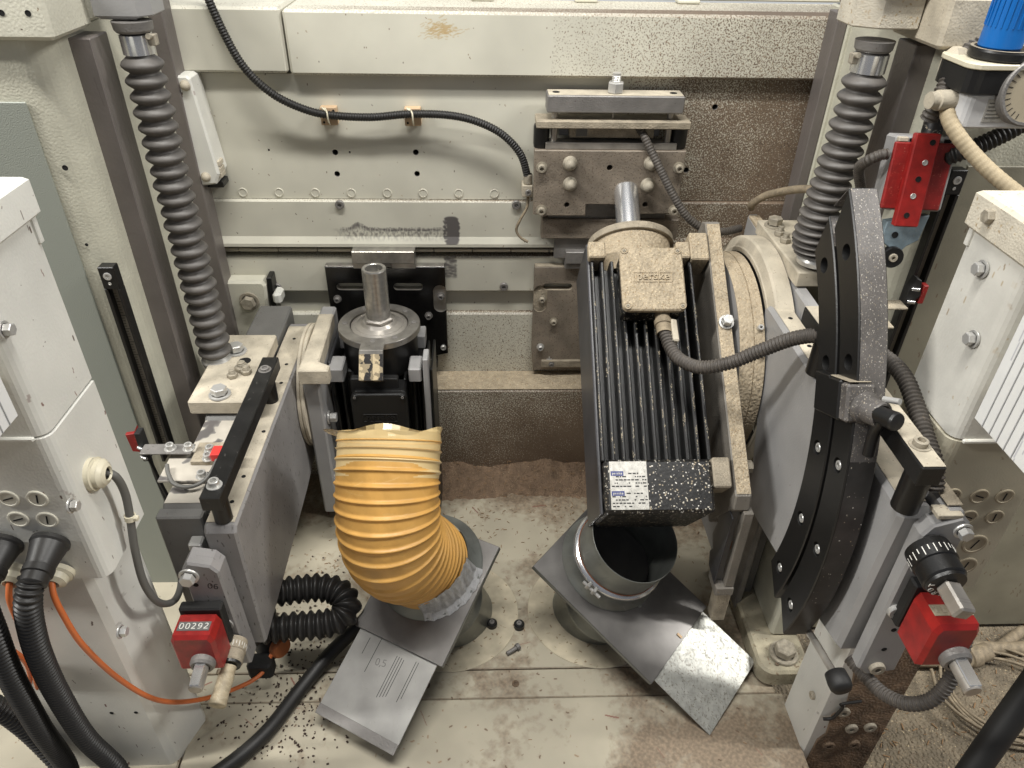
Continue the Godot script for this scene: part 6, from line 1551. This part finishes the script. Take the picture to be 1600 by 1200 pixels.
# ---------------------------------------------------------------- small things
func small_things() -> void:
	for q in [[0.0085, -0.748, "rubber stud on the bed nearer the yellow hose"], [0.052, -0.745, "rubber stud on the bed nearer the open pipe"]]:
		var t := thing("rubber_stud", "small black " + q[2], "stud", V(q[0], 0, q[1]), "rubber studs on the bed")
		part(t, "stud", mb().lathe(P2([0.0085, 0, 0.0085, 0.008, 0.007, 0.0095, 0.004, 0.0095, 0.0035, 0.008, 0, 0.008]), 20, Transform3D(Basis.IDENTITY, V(q[0], 0.0005, q[1]))), M.black)
		part(t, "stud_core", fast("flat|0.00420|0.00300"), M.dsteel, false, along(V(q[0], 0.0085, q[1]), V(0, 1, 0)))
	var b := thing("loose_bolt", "loose dull bolt lying on the bed in front of the studs", "bolt", V(0.037, 0.005, -0.70))
	part(b, "shank", mb().tube(P3([0.031, 0.0045, -0.693, 0.046, 0.0045, -0.703]), 0.0033, 10), M.dsteel)
	part(b, "head", mb().tube(P3([0.046, 0.0055, -0.703, 0.0505, 0.0055, -0.706]), 0.0055, 8), M.dsteel)
	for q in [[0.043, -0.645], [-0.09, -0.645]]:
		single("bed_screw", fast("flat|0.00550|0.00120"), M.rust, "sunken screw in the narrow bed strip, " + ("before the right gate" if q[0] > 0 else "beside the left slide plate"), "screw", "screws in the bed strip").transform = along(V(q[0], -0.001, q[1]), V(0, 1, 0))
	# pellets and chips
	var mm := MultiMesh.new()
	mm.transform_format = MultiMesh.TRANSFORM_3D
	mm.mesh = mb().box(V(-0.0016, 0, -0.0011), V(0.0016, 0.0014, 0.0011), 0.0004).mesh()
	var xs: Array[Transform3D] = []
	for k in 520:
		var px := rng.randfn(-0.285, 0.05)
		var pz := rng.randfn(-0.63, 0.075)
		if k > 380:
			px = rng.randf_range(-0.4, -0.2); pz = rng.randf_range(-0.9, -0.45)
		if pz < -0.96 or pz > -0.42 or px > -0.2 + (pz + 0.7) * 0.05: continue
		xs.append(Transform3D(Basis.from_euler(V(rng.randf_range(-0.2, 0.2), rng.randf() * TAU, 0)).scaled(Vector3.ONE * rng.randf_range(0.5, 1.25)), V(px, 0.0012, pz)))
	mm.instance_count = xs.size()
	for k in xs.size(): mm.set_instance_transform(k, xs[k])
	stuff("plastic_pellets", mm, M.pellet, "dark brown pellets scattered over the bed by the left casting", "pellets")
	var m2 := MultiMesh.new()
	m2.transform_format = MultiMesh.TRANSFORM_3D
	m2.mesh = mb().box(V(-0.004, 0, -0.0007), V(0.004, 0.0009, 0.0007), 0.0003).mesh()
	xs = []
	for k in 900:
		var p := V(rng.randf_range(-0.3, 0.42), 0.001, rng.randf_range(-1.05, -0.45))
		if k >= 520 and k < 820: p = V(rng.randf_range(-0.25, 0.42), 0.001, -0.985 + rng.randfn(0.0, 0.035))
		if k < 420: p = V(rng.randf_range(-0.25, 0.4), 0, -1.1149 + absf(rng.randfn(0.0, 0.06)))
		if k >= 420 and k < 520: p = V(rng.randfn(-0.27, 0.03), 0.001, rng.randfn(-0.83, 0.05))
		if p.z < -1.03: p.y = 0.012 + 0.02 * clampf((-1.06 - p.z) / 0.05, 0, 1)
		xs.append(Transform3D(Basis.from_euler(V(rng.randf_range(-0.3, 0.3), rng.randf() * TAU, rng.randf_range(-0.2, 0.2))).scaled(Vector3.ONE * rng.randf_range(0.25, 0.85)), p))
	m2.instance_count = xs.size()
	for k in xs.size(): m2.set_instance_transform(k, xs[k])
	stuff("wood_chips", m2, M.woodchip, "small brown and tan wood chips strewn over the bed", "wood chips")
	var m3 := MultiMesh.new()
	m3.transform_format = MultiMesh.TRANSFORM_3D
	m3.mesh = m2.mesh
	xs = []
	for k in 1500:
		var p := V(rng.randf_range(0.45, 1.4), -0.159, rng.randf_range(-1.1, -0.3))
		xs.append(Transform3D(Basis.from_euler(V(rng.randf_range(-0.4, 0.4), rng.randf() * TAU, 0)).scaled(Vector3.ONE * rng.randf_range(0.5, 1.6)), p))
	m3.instance_count = xs.size()
	for k in xs.size(): m3.set_instance_transform(k, xs[k])
	stuff("shavings", m3, M.woodchip, "wood shavings and dust on the ground by the right post", "shavings")
	# cables on the ground at right
	for k in 3:
		var pts := PackedVector3Array()
		for s in 12 + k * 2:
			var a := s * 0.55 + k * 0.8
			pts.append(V(0.885 + cos(a) * (0.075 + 0.01 * k + 0.002 * s), -0.152 + 0.004 * k + 0.0012 * s, -0.70 + sin(a) * (0.07 + 0.012 * k)))
		single("coiled_wire", mb().tube(pts, 0.0028, 6), M.conduitdust, ["coiled grey wire on the ground, lowest of the three coils", "coiled grey wire on the ground, middle of the three coils", "coiled grey wire on the ground, topmost of the three coils"][k], "wire", "coiled wires on the ground")
	single("ground_cable", mb().tube(P3([0.62, -0.13, -0.86, 0.75, -0.13, -0.84, 0.85, -0.14, -0.80, 0.95, -0.145, -0.79, 1.05, -0.145, -0.8]), 0.012, 10), M.conduitdust, "thick dusty cable on the ground behind the right red counter", "cable", "dusty cables on the ground")
	single("ground_cable", mb().tube(P3([0.60, -0.14, -0.80, 0.72, -0.14, -0.77, 0.82, -0.143, -0.765, 0.9, -0.146, -0.78, 1.0, -0.148, -0.83]), 0.010, 10), M.conduitdust, "thinner dusty cable on the ground running to the cable coupling", "cable", "dusty cables on the ground")
	single("ground_cable", mb().tube(P3([0.9, -0.05, -1.0, 0.955, -0.02, -0.98, 1.0, -0.06, -0.94, 0.99, -0.13, -0.90, 0.93, -0.15, -0.87, 0.86, -0.15, -0.88]), 0.008, 10), M.conduitdust, "arched dusty cable rising beside the right cabinet's lower edge", "cable", "dusty cables on the ground")
	var cp := thing("cable_coupling", "dusty round cable coupling on the ground near the coiled wires", "cable coupling", V(0.87, -0.14, -0.78))
	part(cp, "coupling", mb().lathe(P2([0.012, -0.04, 0.017, -0.036, 0.017, -0.008, 0.02, -0.006, 0.02, 0.012, 0.016, 0.014, 0.016, 0.036, 0.012, 0.038]), 18, along(V(0.86, -0.135, -0.768), V(1, 0.05, -0.25))), M.conduitdust)
	# dark frame tube and red part cut by the lower right corner
	var sp := thing("machine_stand", "dark steel tube with red panel, cut off by the lower right corner", "machine part", V(0.6, -0.1, -0.42))
	part(sp, "tube", mb().tube(P3([0.475, -0.15, -0.335, 0.56, 0.05, -0.42, 0.66, 0.24, -0.5]), 0.016, 18), M.blackmat)
	part(sp, "red_panel", mb().box(V(0.5, -0.16, -0.36), V(0.75, 0.05, -0.34), 0.002), M.redplain)
	# dark odds and ends below the castings
	var db := thing("spindle_housing", "dark spindle housing with orange cap under the left casting", "spindle housing", V(-0.31, 0.02, -0.67))
	part(db, "housing", mb().lathe(P2([0, 0, 0.022, 0, 0.024, 0.01, 0.018, 0.05, 0.018, 0.11, 0, 0.11]), 20, Transform3D(Basis.IDENTITY, V(-0.322, 0.035, -0.69))), M.blackmat)
	part(db, "cap", mb().lathe(P2([0.0, 0, 0.015, 0, 0.016, 0.008, 0.014, 0.012, 0, 0.012]), 20, along(V(-0.307, 0.06, -0.675), V(0.8, 0.1, 0.6))), M.rustline)
	part(db, "lug", mb().box(V(-0.345, 0.028, -0.665), V(-0.31, 0.06, -0.64), 0.004), M.blackmat)
	var dr := thing("spindle_housing", "dark spindle housing behind the torn guard under the right casting", "spindle housing", V(0.40, 0.02, -0.85))
	part(dr, "housing", mb().box(V(0.405, 0.0, -1.05), V(0.435, 0.26, -0.78), 0.003), M.greydark)
	part(dr, "cap", mb().lathe(P2([0.0, 0, 0.013, 0, 0.014, 0.01, 0, 0.012]), 18, along(V(0.392, 0.10, -0.83), V(-0.6, 0.3, 0.7))), M.rustline)
func stuff(called: String, mm: MultiMesh, m: Material, label: String, cat: String) -> void:
	var o := MultiMeshInstance3D.new()
	o.name = named(called)
	o.multimesh = mm
	o.material_override = m
	add_child(o)
	tag(o, label, cat)
	o.set_meta("kind", "stuff")


func _ready() -> void:
	setup()
	materials()
	structure()
	columns()
	motor(true)
	motor(false)
	castings()
	arcs()
	back_things()
	cabinets()
	extraction()
	fittings()
	cables()
	small_things()
